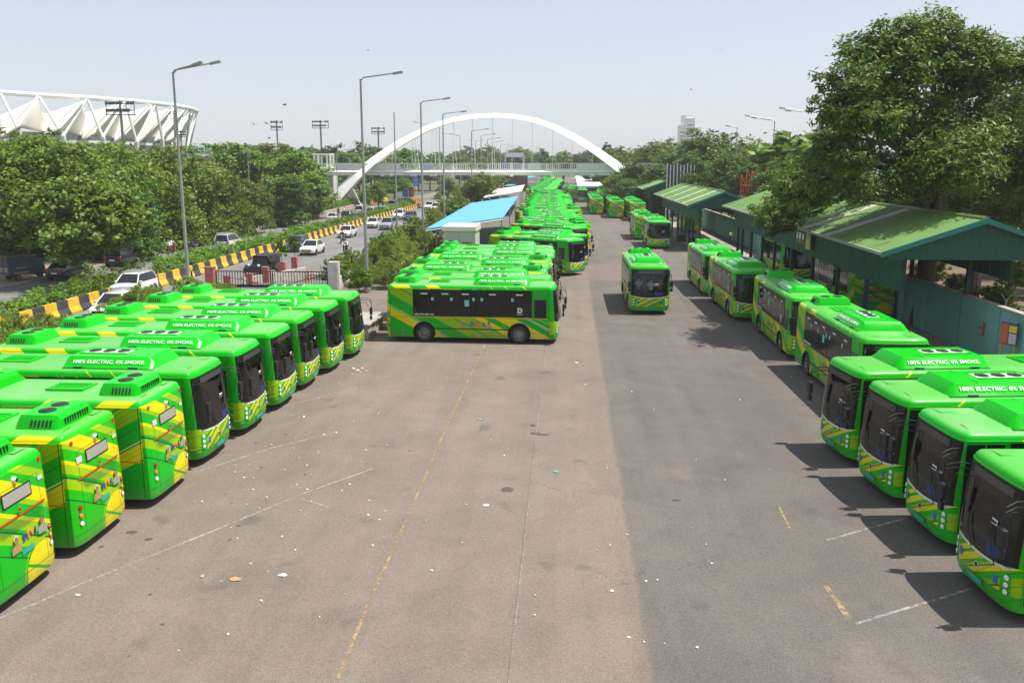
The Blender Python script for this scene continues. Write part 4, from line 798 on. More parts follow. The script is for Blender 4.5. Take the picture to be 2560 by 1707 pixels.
for c_,(x,y,n) in enumerate([(5.85,165.6,3),(8.95,154.5,4),(12.05,147,5)]):
    for i in range(n):
        bus(x+i*[.05,.02,-.05][c_],y+4.9+i*10.3,90,'%s bus from the camera in the %s of three nose-to-tail columns'%(ordn(i+1),['left','middle','right'][c_]),'buses in three nose-to-tail columns',i==0)
bus_front(4.2,219,-90,'small distant bus showing its windscreen, rightmost of three at the yard end',MR,full=False)
bus(1.9,238,90,'distant green bus with yellow rear, middle one of three at the yard end',MR,full=False); bus(.4,258,90,'distant green bus seen from behind, leftmost of three at the yard end',MR,full=False)
bus(4.6,262,90,'far green bus partly hidden at the corner of the white roofed building',MR,full=False)
bus(8.6,212,90,'distant green and yellow bus seen over the left and middle columns',MR,full=False); bus(13.4,215,90,'distant shaded green bus in front of the low canopy at the tree edge',MR,full=False)
PR='four buses parked in line beside the near shed'
bus_front(12.35,32.3,-89.5,'nearest of the four buses in line beside the shed',PR)
bus_front(12.25,42.4,-90.5,'second of the four buses in line beside the shed, roof in shade',PR)
bus_front(11.6,53.2,-89,'third of the four buses in line beside the shed, its whole dark windscreen showing',PR)
bus_front(11.3,63.3,-90,'farthest of the four buses in line beside the shed',PR)
for i,(xf,y,h) in enumerate([(9.2,18.55,183),(9.3,21.95,184),(9.05,24.95,186),(8.85,28.2,187)]):
    bus_front(xf,y,h,['closest of the four buses at lower right facing left','second closest of the four buses at lower right facing left','third of the four buses at lower right facing left','farthest of the four buses at lower right facing left'][i],'four buses at lower right facing left')
bus_front(15.6,14.9,184,'bus mostly outside the frame that casts the shadow in the lower right corner','four buses at lower right facing left',full=False) if False else None
bus(19.15,59.2,90,'dark shaded green bus under the near shed, red trimmed rear toward the camera',MR); bus(18.9,76,-90,'shaded green bus under the far half of the near shed',MR,full=False); bus(17.8,128,90,'shaded green and yellow bus inside the second shed',MR,full=False)
# ------------------------------------------------------------ sheds
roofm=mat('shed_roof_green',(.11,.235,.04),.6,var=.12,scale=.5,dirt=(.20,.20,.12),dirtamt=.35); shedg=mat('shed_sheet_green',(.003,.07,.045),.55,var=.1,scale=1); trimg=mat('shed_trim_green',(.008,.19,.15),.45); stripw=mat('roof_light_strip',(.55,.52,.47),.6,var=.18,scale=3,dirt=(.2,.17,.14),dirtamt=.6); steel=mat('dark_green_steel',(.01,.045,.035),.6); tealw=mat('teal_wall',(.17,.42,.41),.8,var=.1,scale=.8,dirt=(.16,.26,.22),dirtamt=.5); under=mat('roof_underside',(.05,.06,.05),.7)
def corr(m,P,nax,a0,a1,step,amp,mt,mtfun=None):
    "corrugated sheet: P(a,b) gives points, a runs across the ribs, b = 0..1"
    n=int((a1-a0)/step); vs=[]; 
    for i in range(n+1):
        a=a0+(a1-a0)*i/n; k=(0,1,1,0)[i%4]; 
        for b_ in (0,1): p=P(a,b_); vs.append(p+nax*amp*k)
    for i in range(n):
        m.add([vs[2*i],vs[2*i+1],vs[2*i+3],vs[2*i+2]],[(0,1,2,3)],(mtfun((a0+(a1-a0)*(i+.5)/n)) if mtfun else mt))
def shed(label,x0,x1,y0,y1,skew,ze,zr,strips,fb,posts,nm):
    r=empty('bus_shed',label,'shed',(x0,y0,0),-skew,'green roofed bus sheds'); W=x1-x0; L=y1-y0; xm=W/2
    m=MB(); fun=lambda a: stripw if any(abs(a-s_)<.55 for s_ in strips) else roofm
    nl=Vector((-(zr-ze),0,xm)).normalized(); nr=Vector((zr-ze,0,xm)).normalized()
    corr(m,lambda a,b_:Vector((b_*xm,a,ze+(zr-ze)*b_)),nl,0,L,.09,.055,roofm,fun); corr(m,lambda a,b_:Vector((xm+b_*xm,a,zr-(zr-ze)*b_)),nr,0,L,.09,.035,roofm,fun)
    for a in np.arange(.4,L,1.5):
        if (a*7)%3<1.7: m.tube([(.05,a,ze+.06),(.9,a+.02,ze+.06+.9*(zr-ze)/xm)],.022,mat('rust',(.16,.06,.03),.9),4)
    m.build('roof',r)
    m=MB()
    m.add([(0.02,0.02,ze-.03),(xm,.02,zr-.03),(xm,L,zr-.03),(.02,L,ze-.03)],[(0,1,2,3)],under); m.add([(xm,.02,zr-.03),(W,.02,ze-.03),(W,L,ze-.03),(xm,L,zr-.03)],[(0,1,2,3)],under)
    for k in range(1,5): 
        for s_ in (0,1): x=xm+(xm*k/5)*(1 if s_ else -1); z=zr-(zr-ze)*k/5-.12; m.box(x-.04,x+.04,.1,L-.1,z-.05,z+.05,steel)
    m.build('roof_lining',r)
    m=MB()
    m.tube([(xm,0,zr+.05),(xm,L,zr+.05)],.13,mat('ridge_cap',(.16,.22,.07),.6),6); m.build('ridge_cap',r)
    for yy,s_ in ((-.0,-1),(L,1)):
        m=MB()
        for a,b_ in (((-.12,ze-.02),(xm,zr+.03)),((xm,zr+.03),(W+.12,ze-.02))):
            y_a,y_b=(yy-.1,yy+.05) if s_<0 else (yy-.05,yy+.1)
            m.hexa([(a[0],y_a,a[1]-.2),(b_[0],y_a,b_[1]-.2),(b_[0],y_b,b_[1]-.2),(a[0],y_b,a[1]-.2)],[(a[0],y_a,a[1]+.05),(b_[0],y_a,b_[1]+.05),(b_[0],y_b,b_[1]+.05),(a[0],y_b,a[1]+.05)],trimg)
        m.build('barge_board',r)
        g=MB(); yy2=yy-s_*.25
        corr(g,lambda a,b_:Vector((a,yy2,(ze-.35) if b_==0 else (ze+(zr-ze)*(1-abs(a-xm)/xm)-.08))),Vector((0,1,0)),.3,W-.3,.1,.03,shedg); g.build('gable_panel',r)
    m=MB(); m.box(-.16,.0,-.05,L+.05,ze-.12,ze+.03,mat('gutter_grey',(.30,.30,.27),.6,var=.2)); m.build('gutter',r)
    f=MB(); corr(f,lambda a,b_:Vector((1.15,a,ze-.25 if b_ else fb)),Vector((1,0,0)),.6,L-.6,.1,.035,shedg); f.build('fascia',r)
    f=MB(); corr(f,lambda a,b_:Vector((W*.66,a,ze+(zr-ze)*.6 if b_ else 3.9)),Vector((1,0,0)),.3,L-.3,.1,.035,shedg); f.build('inner_fascia',r)
    for y in posts:
        p=MB(); p.box(1.3,1.52,y-.11,y+.11,0,ze-.1,steel); p.box(1.2,1.62,y-.22,y+.22,0,.06,steel); p.build('post',r)
        p=MB(); p.box(1.35,W-1.2,y-.05,y+.05,ze-.25,ze-.1,steel); p.tube([(1.4,y,ze-.1),(xm,y,zr-.2),(W-1.3,y,ze-.1)],.05,steel,6); p.build('truss',r)
    return r
sh1=shed('nearest green gabled bus shed, partly under the huge tree',15.4,24.7,43.2,91.5,R(.9),5.25,6.85,[10.,15.5],3.25,[1.2,6.5,12,18,24,30,35,40,44.5,47],1)
sh2=shed('middle green gabled bus shed with four pale roof strips',13.35,21.0,96.5,134,R(0),5.0,6.45,[5,12,20,28],3.15,[1,6,9,12.5,16,20,26,32,36.5],2)
sh3=shed('farthest green gabled bus shed beside the trees',13.7,21.5,157,194,R(0),5.0,6.35,[5,13,21,29],3.1,[1,7,13,19,25,31,36],3)
for i,(a,b_,lab) in enumerate([(38.5,62.5,'long teal painted wall under the near shed with a red hook bracket'),(72,112,'teal wall under the middle sheds behind a worker'),(112,140,'farther teal wall inside the second shed')]):
    m=MB(); m.box(20.85,21.1,a,b_,0,2.7,tealw); m.box(20.8,21.15,a,b_,2.7,2.78,concrete)
    for y in np.arange(a+4,b_,4.2): m.box(20.842,20.86,y,y+.03,0,2.7,steel)
    o=thing(m,'wall',lab,'wall','teal walls under the sheds')
    for j,y in enumerate(np.arange(a+.5,b_,7.5)): q=MB(); q.box(20.88,21.08,y-.1,y+.1,2.78,6.0 if a<65 else 5.6,steel); q.build('post',o)
m=MB(); m.tube([(20.8,43.9,1.1),(20.8,43.9,1.75)],.05,redp,6); m.tube([(20.8,43.9,1.45),(20.8,44.4,1.45)],.04,redp,6); m.tube([(20.8,43.9,1.12),(20.8,44.35,1.08)],.03,redp,6); thing(m,'hook_bracket','red hook bracket fixed to the teal wall under the near shed','bracket')
r=empty('notice_board','notice board on two yellow legs in front of the teal wall','sign',(20.45,40.7,0),R(-62))
m=MB(); m.box(-.42,.42,-.03,.03,1.3,2.35,mat('board_blue',(.06,.08,.13),.5)); m.box(-.40,-.05,-.035,-.03,1.35,2.25,mat('board_red',(.5,.1,.05),.5)); m.box(0,.38,-.035,-.03,1.9,2.2,yelp); 
for k in range(6): m.box(.02,.38,-.036,-.03,1.38+k*.08,1.42+k*.08,white)
m.build('board',r)
for x in (-.33,.33): m=MB(); m.box(x-.03,x+.03,-.03,.03,0,1.3,mat('leg_orange',(.55,.28,.03),.6)); m.build('leg',r)
m=MB()
for j,(a,c_) in enumerate([(0,redp),(.75,mat('poster_green',(.05,.35,.12),.6)),(1.4,redp)]): m.box(16.50,16.53,61.6+a*1.1,62.1+a*1.1,4.0,4.75,c_); m.box(16.48,16.50,61.65+a*1.1,62.05+a*1.1,4.3,4.7,white)
m.box(16.50,16.53,60.1,61.2,3.75,4.85,mat('poster_yellow',(.55,.5,.05),.6)); m.box(16.48,16.50,60.2,61.1,4.45,4.8,ltgrey); thing(m,'posters','row of small red, green and yellow posters on the near shed fascia','poster')
o=empty('round_sign','round white road sign with a red rim on a post by the second shed','sign',(G(1668,556).x,G(1668,556).y-3,0))
m=MB(); m.tube([(0,0,0),(0,0,2.5)],.04,galv,8); m.build('pole',o); m=MB(); m.lathe([(0,0),(.33,0),(.33,.01)],(0,-.05,2.75),(0,-1,0),white,20); m.lathe([(.30,.005),(.40,.005),(.40,-.01)],(0,-.05,2.75),(0,-1,0),redp,20); m.build('sign_face',o); text(o,'50',.3,black,(0,-.07,2.75),(1,0,0),(0,0,1),.005)
person('standing person in dark clothes beside a post of the near shed','stand',cl_black,cl_navy,(18.0,78.4,0),R(200)); person('worker in a bright green safety vest by the teal wall','stand',cl_navy,cl_navy,(19.6,105.8,0),R(-60),hi=hiv); person('person in a blue shirt near the round sign','stand',cl_navy,cl_black,tuple(G(1669,557)),R(-90))
for i,(x,y,sh,lab) in enumerate([(50.95,.55,0,0)][:0]): pass
for i,(lx,ly,sh,lab) in enumerate([(3.45,-.6,cl_white,'bus driver in a white shirt behind the windscreen of the driving bus'),(3.75,.15,cl_white,'passenger in white sitting beside the driver of the driving bus'),(3.7,.75,cl_or,'passenger in orange standing at the front of the driving bus')]):
    person(lab,'sit',sh,cl_black,(5.42+ly*1,55.3+4.8-lx,.98 if lx<3.5 else .9),R(-90),'people inside the driving bus')
for i,(px,py) in enumerate([(1703,603),(1737,612)]):
    m=MB(); g=G(px,py); m.box(g.x-.55,g.x+.55,g.y-.5,g.y+.5,.05,.75,black,.06); m.box(g.x-.6,g.x+.6,g.y-.55,g.y+.55,.75,.82,dkgrey,.02); thing(m,'waste_bin',['black open bin at the foot of the second shed posts, left one','black open bin at the foot of the second shed posts, right one'][i],'bin','black bins')
# ------------------------------------------------------------ canopies, cabinet, white building
def canopy(label,p,col,posts=True,side=None):
    r=empty('canopy',label,'canopy',(p[0].x,p[0].y,0)); o=Vector((p[0].x,p[0].y,0)); m=MB(); q=[v-o for v in p]; m.hexa([v-Vector((0,0,.08)) for v in q],q,col); m.build('roof',r)
    if posts:
        for a,b_ in ((0,3),(1,2)):
            for t in (.05,.5,.95): v=q[a].lerp(q[b_],t); v2=v.lerp((q[0]+q[2])/2,.1); m=MB(); m.tube([(v2.x,v2.y,0),(v2.x,v2.y,v2.z-.05)],.06,galv,8); m.build('post',r)
        m=MB(); m.tube([q[0]-Vector((0,0,.2)),q[1]-Vector((0,0,.2))],.05,galv,6); m.tube([q[0]+Vector((.8,.8,-.1)),q[0]+Vector((2.2,.9,-1.6))],.05,galv,6); m.build('beam',r)
    return r
skyb=mat('sky_blue_sheet',(.10,.38,.72),.5,var=.05,scale=.4); whsheet=mat('white_sheet',(.72,.70,.66),.6,var=.05)
canopy('sky blue canopy roof behind the pale cabinet',[G(1064,572,3.8),G(1257,544,4.6),G(1296,490,4.6),G(1177,508,3.8)],skyb)
canopy('white canopy roof behind the sky blue one',[G(1208,493,3.8),G(1304,477.5,4.5),G(1312,462,4.6),G(1243,473,3.8)],whsheet)
canopy('small distant blue canopy at the left of the farthest bus row',[G(1303,446,4),G(1336,443,4.6),G(1343,438,4.6),G(1318,439,4)],skyb); canopy('small teal canopy left of the second angled row',[G(1262,465,3.2),G(1285,464,3.4),G(1290,461,3.4),G(1268,461,3.2)],mat('teal_sheet',(.05,.35,.35),.6),False)
cab=mat('cabinet_cream',(.50,.50,.42),.5,var=.05,scale=1,dirt=(.3,.28,.2),dirtamt=.25)
r=empty('electrical_cabinet','tall cream steel cabinet with double doors and overhanging lid behind the broadside buses','cabinet',(-8.7,73.3,0),R(-3))
m=MB(); m.box(-1.35,1.35,-1.2,1.2,0,4.15,cab,.02); m.build('body',r); m=MB(); m.hexa([(-1.45,-1.35,4.0),(1.45,-1.35,4.0),(1.45,1.35,4.0),(-1.45,1.35,4.0)],[(-1.42,-1.3,4.35),(1.42,-1.3,4.35),(1.42,1.3,4.5),(-1.42,1.3,4.5)],mat('lid_cream',(.58,.56,.48),.5,var=.05)); m.build('lid',r)
for x0,x1 in ((-1.28,-.06),(0.0,1.22)): m=MB(); m.box(x0,x1,-1.235,-1.19,.4,3.95,cab,.01); d=m.build('door',r)
m=MB(); m.box(.25,1.1,-1.25,-1.235,2.95,3.1,mat('sign_ochre',(.5,.27,.05),.6)); m.box(.3,1.05,-1.256,-1.25,3.0,3.05,dkgrey); m.build('warning_plate',r)
r=empty('white_roofed_building','long low building with a bright white roof at the end of the yard','building',(3.6,226,0))
m=MB(); m.box(.3,22,.3,62,0,3.6,mat('brown_wall',(.12,.07,.05),.8,var=.2)); m.build('wall',r); m=MB(); m.hexa([(-.6,-1,3.7),(23,-1,3.7),(23,63,5.6),(-.6,63,5.6)],[(-.6,-1,3.8),(23,-1,3.8),(23,63,5.7),(-.6,63,5.7)],whsheet); m.box(-.6,23,-1.05,-.95,3.35,3.78,mat('pale_blue_trim',(.42,.56,.66),.6)); m.build('roof',r)
canopy('thin white flat canopy in front of the white roofed building',[Vector((9.3,214,3.1)),Vector((17,212,3.1)),Vector((17,219,3.2)),Vector((9.3,220,3.2))],whsheet)
r=empty('white_screen','tall pale corrugated screen beyond the footbridge','screen',(7.5,250,0)); m=MB(); m.hexa([(0,0,0),(24,0,0),(24,.2,0),(0,.2,0)],[(0,0,9.6),(24,0,8.0),(24,.2,8.0),(0,.2,9.6)],mat('pale_panel',(.45,.47,.45),.6,var=.05)); m.build('panel',r)
m=MB(); m.hexa([(-22,300,7.5),(-12,300,7.5),(-12,306,7.5),(-22,306,7.5)],[(-22,300,9.9),(-12,300,8.6),(-12,306,8.6),(-22,306,9.9)],blue); m.box(-21,-13,301,305,0,7.5,mat('brown_wall',(.12,.07,.05),.8)); thing(m,'blue_roofed_hut','small building with a blue roof far beyond the footbridge','building')
# fences: barbed wire posts, gate
def gate():
    X0,X1,Y=-26.9,-18.05,65.4; r=empty('gate','black double leaf bar gate with solid lower panels','gate',(X0,Y,0)); W=X1-X0; zt=D(700,678,Y).z; zb=D(700,712,Y).z
    for k in range(2):
        m=MB(); a=W*k/2+.04; b_=W*(k+1)/2-.04
        m.box(a,b_,-.03,.03,zt-.07,zt,black); m.box(a,b_,-.03,.03,zb-.06,zb,black); m.box(a,a+.08,-.04,.04,.1,zt,black); m.box(b_-.08,b_,-.04,.04,.1,zt,black); m.box(a,b_,-.015,.015,.1,zb,mat('panel_black_green',(.008,.02,.018),.5))
        n=20
        for i in range(1,n): x=a+(b_-a)*i/n; m.box(x-.018,x+.018,-.018,.018,zb,zt,black)
        m.build('gate_leaf',r)
    m=MB(); m.tube([(0.6,-.08,zt-.4),(3.0,-.1,.55)],.03,mat('rust',(.16,.06,.03),.9),6); m.tube([(W,-.08,zt-.2),(5.6,-.1,.4)],.03,MATS['rust'],6); m.box(2.6,3.4,-.06,-.03,.42,.52,redp); m.build('brace',r)
    for i in range(5):
        x=.3+i*W/4.4; m=MB(); s_=(-1)**i; m.tube([(x,0,zt),(x-.1*s_,0,zt+.5)],.02,black,5); m.build('spike',r)
gate()
pk=mat('red_ochre_paint',(.45,.12,.10),.8,var=.2,scale=2,dirt=(.4,.3,.26),dirtamt=.5)
m=MB(); m.box(-27.6,-26.95,65.1,65.7,0,1.6,pk); m.box(-27.7,-26.9,65.05,65.75,1.6,1.68,mat('cap_dark',(.2,.12,.1),.9)); thing(m,'gate_pillar','square red pillar at the left end of the black gate','pillar')
m=MB(); m.box(-17.95,-17.2,64.9,65.7,0,2.15,mat('peeling_white',(.62,.60,.56),.85,var=.1,scale=2,dirt=(.2,.18,.15),dirtamt=.6)); thing(m,'gate_pillar','square peeling white pillar at the right end of the black gate','pillar')
for i,(px,py,Y,wd) in enumerate([(663,667,69,.55),(705,655,71,.58),(736,643,76,.5),(622,683,68,.5),(568,697,68,.5)]):
    g=D(px,py,Y); m=MB(); m.box(g.x-wd/2,g.x+wd/2,Y-.2,Y+.2,0,max(.7,g.z),pk); thing(m,'bollard_post',['red painted concrete post right of the black jeep','thick red post with a sapling above it behind the gate','red post nearest the road among those behind the gate','short red post half hidden behind the gate, in front of the jeep','low red post at the gate\'s left end'][i],'post','red painted posts behind the gate')
for i,(px,py,Y,h) in enumerate([(705,655,71,2.4),(737,643,76.2,2.4)]): g=D(px,py,Y); tree('sapling',['sapling with drooping leaves above the thick red post','sapling above the red post nearest the road'][i],'tree',g.x,Y,h,z=g.z-.3,name='sapling',group='saplings behind the gate')
wd_=mat('whitewashed_kerb',(.55,.50,.45),.85,var=.2,dirt=(.25,.2,.15),dirtamt=.6)
m=MB(); m.hexa([(-25.5,67.6,0),(-21.6,71.6,0),(-21.8,71.9,0),(-25.7,67.9,0)],[(-25.5,67.6,.55),(-21.6,71.6,.95),(-21.8,71.9,.95),(-25.7,67.9,.55)],wd_); m.hexa([(-21.6,71.6,0),(-19,70.4,0),(-19,70.7,0),(-21.6,71.9,0)],[(-21.6,71.6,.5),(-19,70.4,.4),(-19,70.7,.4),(-21.6,71.9,.5)],wd_); thing(m,'low_wall','low whitewashed wall wedge between the red posts behind the gate','wall')
for i,(px,py) in enumerate([(773,700),(781,697),(764,712),(771,716)]):
    g=D(px,py,69.5+.7*(i%2)); m=MB(); m.lathe([(.13,0),(.13,.04),(.05,.06),(.045,.9),(.0,.92)],(g.x,g.y,0),(0,0,1),orange,10); 
    for k in (.35,.6): m.lathe([(.055,k),(.055,k+.09)],(g.x,g.y,0),(0,0,1),white,10)
    thing(m,'lane_marker_post','slim orange traffic post with pale rings behind the gate, %s of four'%ordn(i+1),'traffic post','orange traffic posts')
m=MB()
for k in range(4): m.box(-12.4+k*.05,-10.6+k*.05,46.2+k*1.05,47.2+k*1.05,.78,.88,concrete,.02)
m.box(-12.3,-10.7,46.3,50.2,0,.78,concrete); thing(m,'slab_stack','low concrete platform with four loose slabs on top behind the broadside bus','platform')
def ypost(x,y,h,label):
    m=MB(); m.box(x-.05,x+.05,y-.05,y+.05,0,h,galv if x>0 else black); m.tube([(x,y,h),(x-.35,y,h+.45)],.03,black if x<0 else galv,5); m.tube([(x,y,h),(x+.35,y,h+.45)],.03,black if x<0 else galv,5); return thing(m,'barbed_wire_post',label,'post','Y shaped barbed wire posts')
for i,(x,y) in enumerate([(-26.6,60.5),(-23.4,52),(-22.8,43.5),(-17.7,71.5),(-17.7,79),(-17.7,86)]): ypost(x,y,1.9,'dark Y shaped barbed wire post left of the yard, %s from the camera'%ordn([2,1,0,3,4,5][i]+1))
for i,(x,y) in enumerate([(24,46),(25.5,51.5),(24,57),(24.2,64)]): ypost(x,y,1.7,'grey Y shaped post in the soil yard behind the teal wall, %s from the camera'%ordn(i+1))
m=MB()
for (a,b_) in (((-17.5,66),(-17.5,140)),): m.box(a[0]-.1,a[0]+.1,a[1],b_[1],-.03,.9,MATS['peeling_white'])
thing(m,'boundary_wall','low peeling whitewashed boundary wall along the left side of the yard','wall')
# ------------------------------------------------------------ street lamps and masts
def lamp(label,base,top,arms,r0=.14,group='street lamps',name='street_lamp',hd=True):
    "arms: list of (dx,dz,len)"
    b=Vector((base.x,base.y,0)); t=top-b; r=empty(name,label,'street lamp',b,0,group)
    m=MB(); m.tube([(0,0,0),t*.5,t],r0,galv,10,r0*.5); m.box(-.28,.28,-.28,.28,0,.12,galv); m.build('pole',r)
    for dx,dz,dy in arms:
        e=t+Vector((dx,dy,dz)); m=MB(); m.tube([t-Vector((0,0,.12)),t+Vector((dx*.1,dy*.1,.05+dz*.15)),e],.055,galv,6); m.build('arm',r)
        if hd:
            d=Vector((dx,dy,dz)).normalized(); p=Vector((-d.y,d.x,0)).normalized()
            c=[e+d*a+p*b_+Vector((0,0,z)) for z,(A) in ((-.10,[(0,-.1),(.75,-.17),(.75,.17),(0,.1)]),(.06,[(0,-.07),(.7,-.12),(.7,.12),(0,.07)])) for a,b_ in A]
            m=MB(); m.hexa(c[:4],c[4:],mat('lamp_housing',(.22,.23,.23),.45,.3)); m.build('lamp_head',r)
    return r
H_=15.5
def tl(px,py,h=H_): g=G(px,py,h); return g
def addlamp(label,px,py,arms,h=H_,lean=0,**k):
    t=tl(px,py,h); lamp(label,Vector((t.x-lean,t.y,0)),t,arms,**k)
addlamp('leftmost tall street lamp with two heads on one bent arm',432,180,[(1.35,.42,0),(2.45,.55,.3)],lean=0)
addlamp('tall street lamp with a single right-pointing head left of the white arch',901,198,[(2.4,.38,0)])
addlamp('third street lamp from the left, right-pointing head over the arch\'s left slope',1051.5,257,[(2.3,.36,0)])
addlamp('street lamp just right of the third one, head against the arch rib',1107,286.5,[(2.3,.33,0)])
for i,(px,py) in enumerate([(1178.6,328.6),(1202.4,340),(1218.8,349),(1231,357),(1251,364),(1265,369)]): addlamp('right-pointing single head street lamp under the arch, %s in the receding row'%ordn(i+1),px,py,[(2.6,.38,0)],r0=.15)
for i,(px,py,ar) in enumerate([(1098.4,319.4,[(-4.8,1.1,0)]),(1150,340.8,[(-4.6,.75,0),(-2.2,.6,-.6)]),(1188.8,353.5,[(-1.6,.4,0),(2.2,.3,0)]),(1228,368,[(-2.4,.5,0)]),(1242,373,[(-2.4,.3,0)])]):
    addlamp('median street lamp with its arm reaching left, %s in the receding row'%ordn(i+1),px,py,ar,h=17,r0=.15,group='median street lamps')
t_=tl(985,281,16); lamp('bare grey pole without a lamp, with a small dark box near its foot',Vector((t_.x,t_.y,0)),t_,[],name='bare_pole')
m=MB(); g=D(994,578,t_.y-.25); m.box(g.x-.25,g.x+.25,g.y-.15,g.y+.1,g.z-.5,g.z+.5,dkgrey,.04); thing(m,'meter_box','small dark box strapped low on the bare pole','box')
for i,(px,py,ar,Y) in enumerate([(1937,303,[(-3.6,.7,0),(-2.6,.45,.4)],132),(2050,284,[(-4.2,.6,0),(-3.4,.35,.4)],112),(1843,320,[(-1.2,.25,0)],150),(1783,337,[(-2.6,.35,0)],205),(1733,360,[],230),(1702,345,[(1.0,.2,0)],240),(1674,358,[],215),(1510,383,[(0.0,.2,0)],330)]):
    g=D(px,py,Y); lamp(['right-hand street lamp with two left-pointing heads above the orange frames','lamp whose two left-pointing heads stick out of the big tree','thin pole with a tiny head left of the orange frames','lamp with left-pointing arm in front of the right-hand trees','bare thin pole in front of the right-hand trees','thin lamp in front of the pale tower','thin pole left of the pale tower','thin pole near the right end of the arch'][i],Vector((g.x,g.y,0)),g,ar,r0=.13,group='street lamps on the right')
for i,(px,py,Y,ar) in enumerate([(747,378,150,[(2.6,.3,0)]),(618,368,120,[(3.2,.35,0)]),(403,303,215,[(5,.9,0)]),(840,380,175,[(4.,.7,0)]),(1019,415,230,[(0,.1,0)])]):
    g=D(px,py,Y); lamp(['slender lamp before the left-hand trees, second from the left among them','slender lamp with right-pointing arm before the left-hand trees','thin lamp standing in front of the white stadium roof','slender lamp beside the concrete frame tower','thin lamp left of the blue sign'][i],Vector((g.x,g.y,0)),g,ar,r0=.10,group='slender lamps on the left')
g=D(510,372,260); r=empty('tubular_mast','curly twin armed white mast right of the stadium','mast',(g.x,260,0)); m=MB(); m.tube([(0,0,0),(0,0,g.z+1)],.15,white,6)
for s_ in (-1,1): m.tube([(0,0,g.z-.6),(s_*1.6,0,g.z-.6),(s_*2.4,0,g.z+.2),(s_*2.4,0,g.z+1.3),(s_*1.6,0,g.z+1.7),(s_*1.0,0,g.z+1.6)],.08,white,6)
m.build('tubes',r)
def flood(label,cx,top,bot,wpx,Y,rows=2,n=8,tilt=0,pxp=None):
    t=D(cx,top,Y); b_=D(cx,bot,Y); W=wpx/FPX*Y; H=t.z-b_.z; r=empty('floodlight_mast',label,'floodlight mast',(t.x,Y,0),R(tilt),'stadium floodlight masts')
    m=MB(); m.tube([(0,0,0),(0,0,b_.z),(0,0,t.z)],.38,mat('mast_grey',(.25,.26,.26),.6),8,.2); m.build('mast',r)
    m=MB(); m.box(-W/2,W/2,-.6,.6,b_.z-.15,b_.z,dkgrey); m.box(-W/2,W/2,-.1,.0,b_.z+H*.25,b_.z+H*.3,dkgrey); m.box(-W/2,W/2,-.1,.0,b_.z+H*.75,b_.z+H*.8,dkgrey)
    for x in (-W/2,0,W/2): m.box(x-.08,x+.08,-.1,0,b_.z,t.z,dkgrey)
    m.build('frame',r)
    for i in range(rows):
        for k in range(n):
            if (k*7+i*3)%11==5: continue
            x=-W/2+W*(k+.5)/n+(.05*W/n if k%2 else 0); z=b_.z+H*(.18+.52*i/(rows-1 if rows>1 else 1)); s_=W/n*.40; m=MB(); m.hexa([(x-s_,-.5,z),(x+s_,-.5,z),(x+s_*.7,.1,z+.1*H),(x-s_*.7,.1,z+.1*H)],[(x-s_,-.6,z+H*.22),(x+s_,-.6,z+H*.22),(x+s_*.7,0,z+.24*H),(x-s_*.7,0,z+.24*H)],mat('flood_dark',(.06,.075,.08),.35)); m.build('floodlight',r)
    return r
flood('big floodlight mast in front of the white stadium sails',299,252,287,72,200)
flood('tilted floodlight mast right of the stadium, leftmost of three above the trees',691,301,325,28,330,tilt=25); flood('middle one of three floodlight masts above the trees',800.5,301,320,40,300); flood('right one of three floodlight masts above the trees, nearest the arch',945,318,335,32,330,n=7)
flood('small floodlight mast low behind the stadium\'s left sails',206,313,326,32,330,n=6); flood('small floodlight mast at the stadium\'s right end',451,327,342,26,300,n=5)
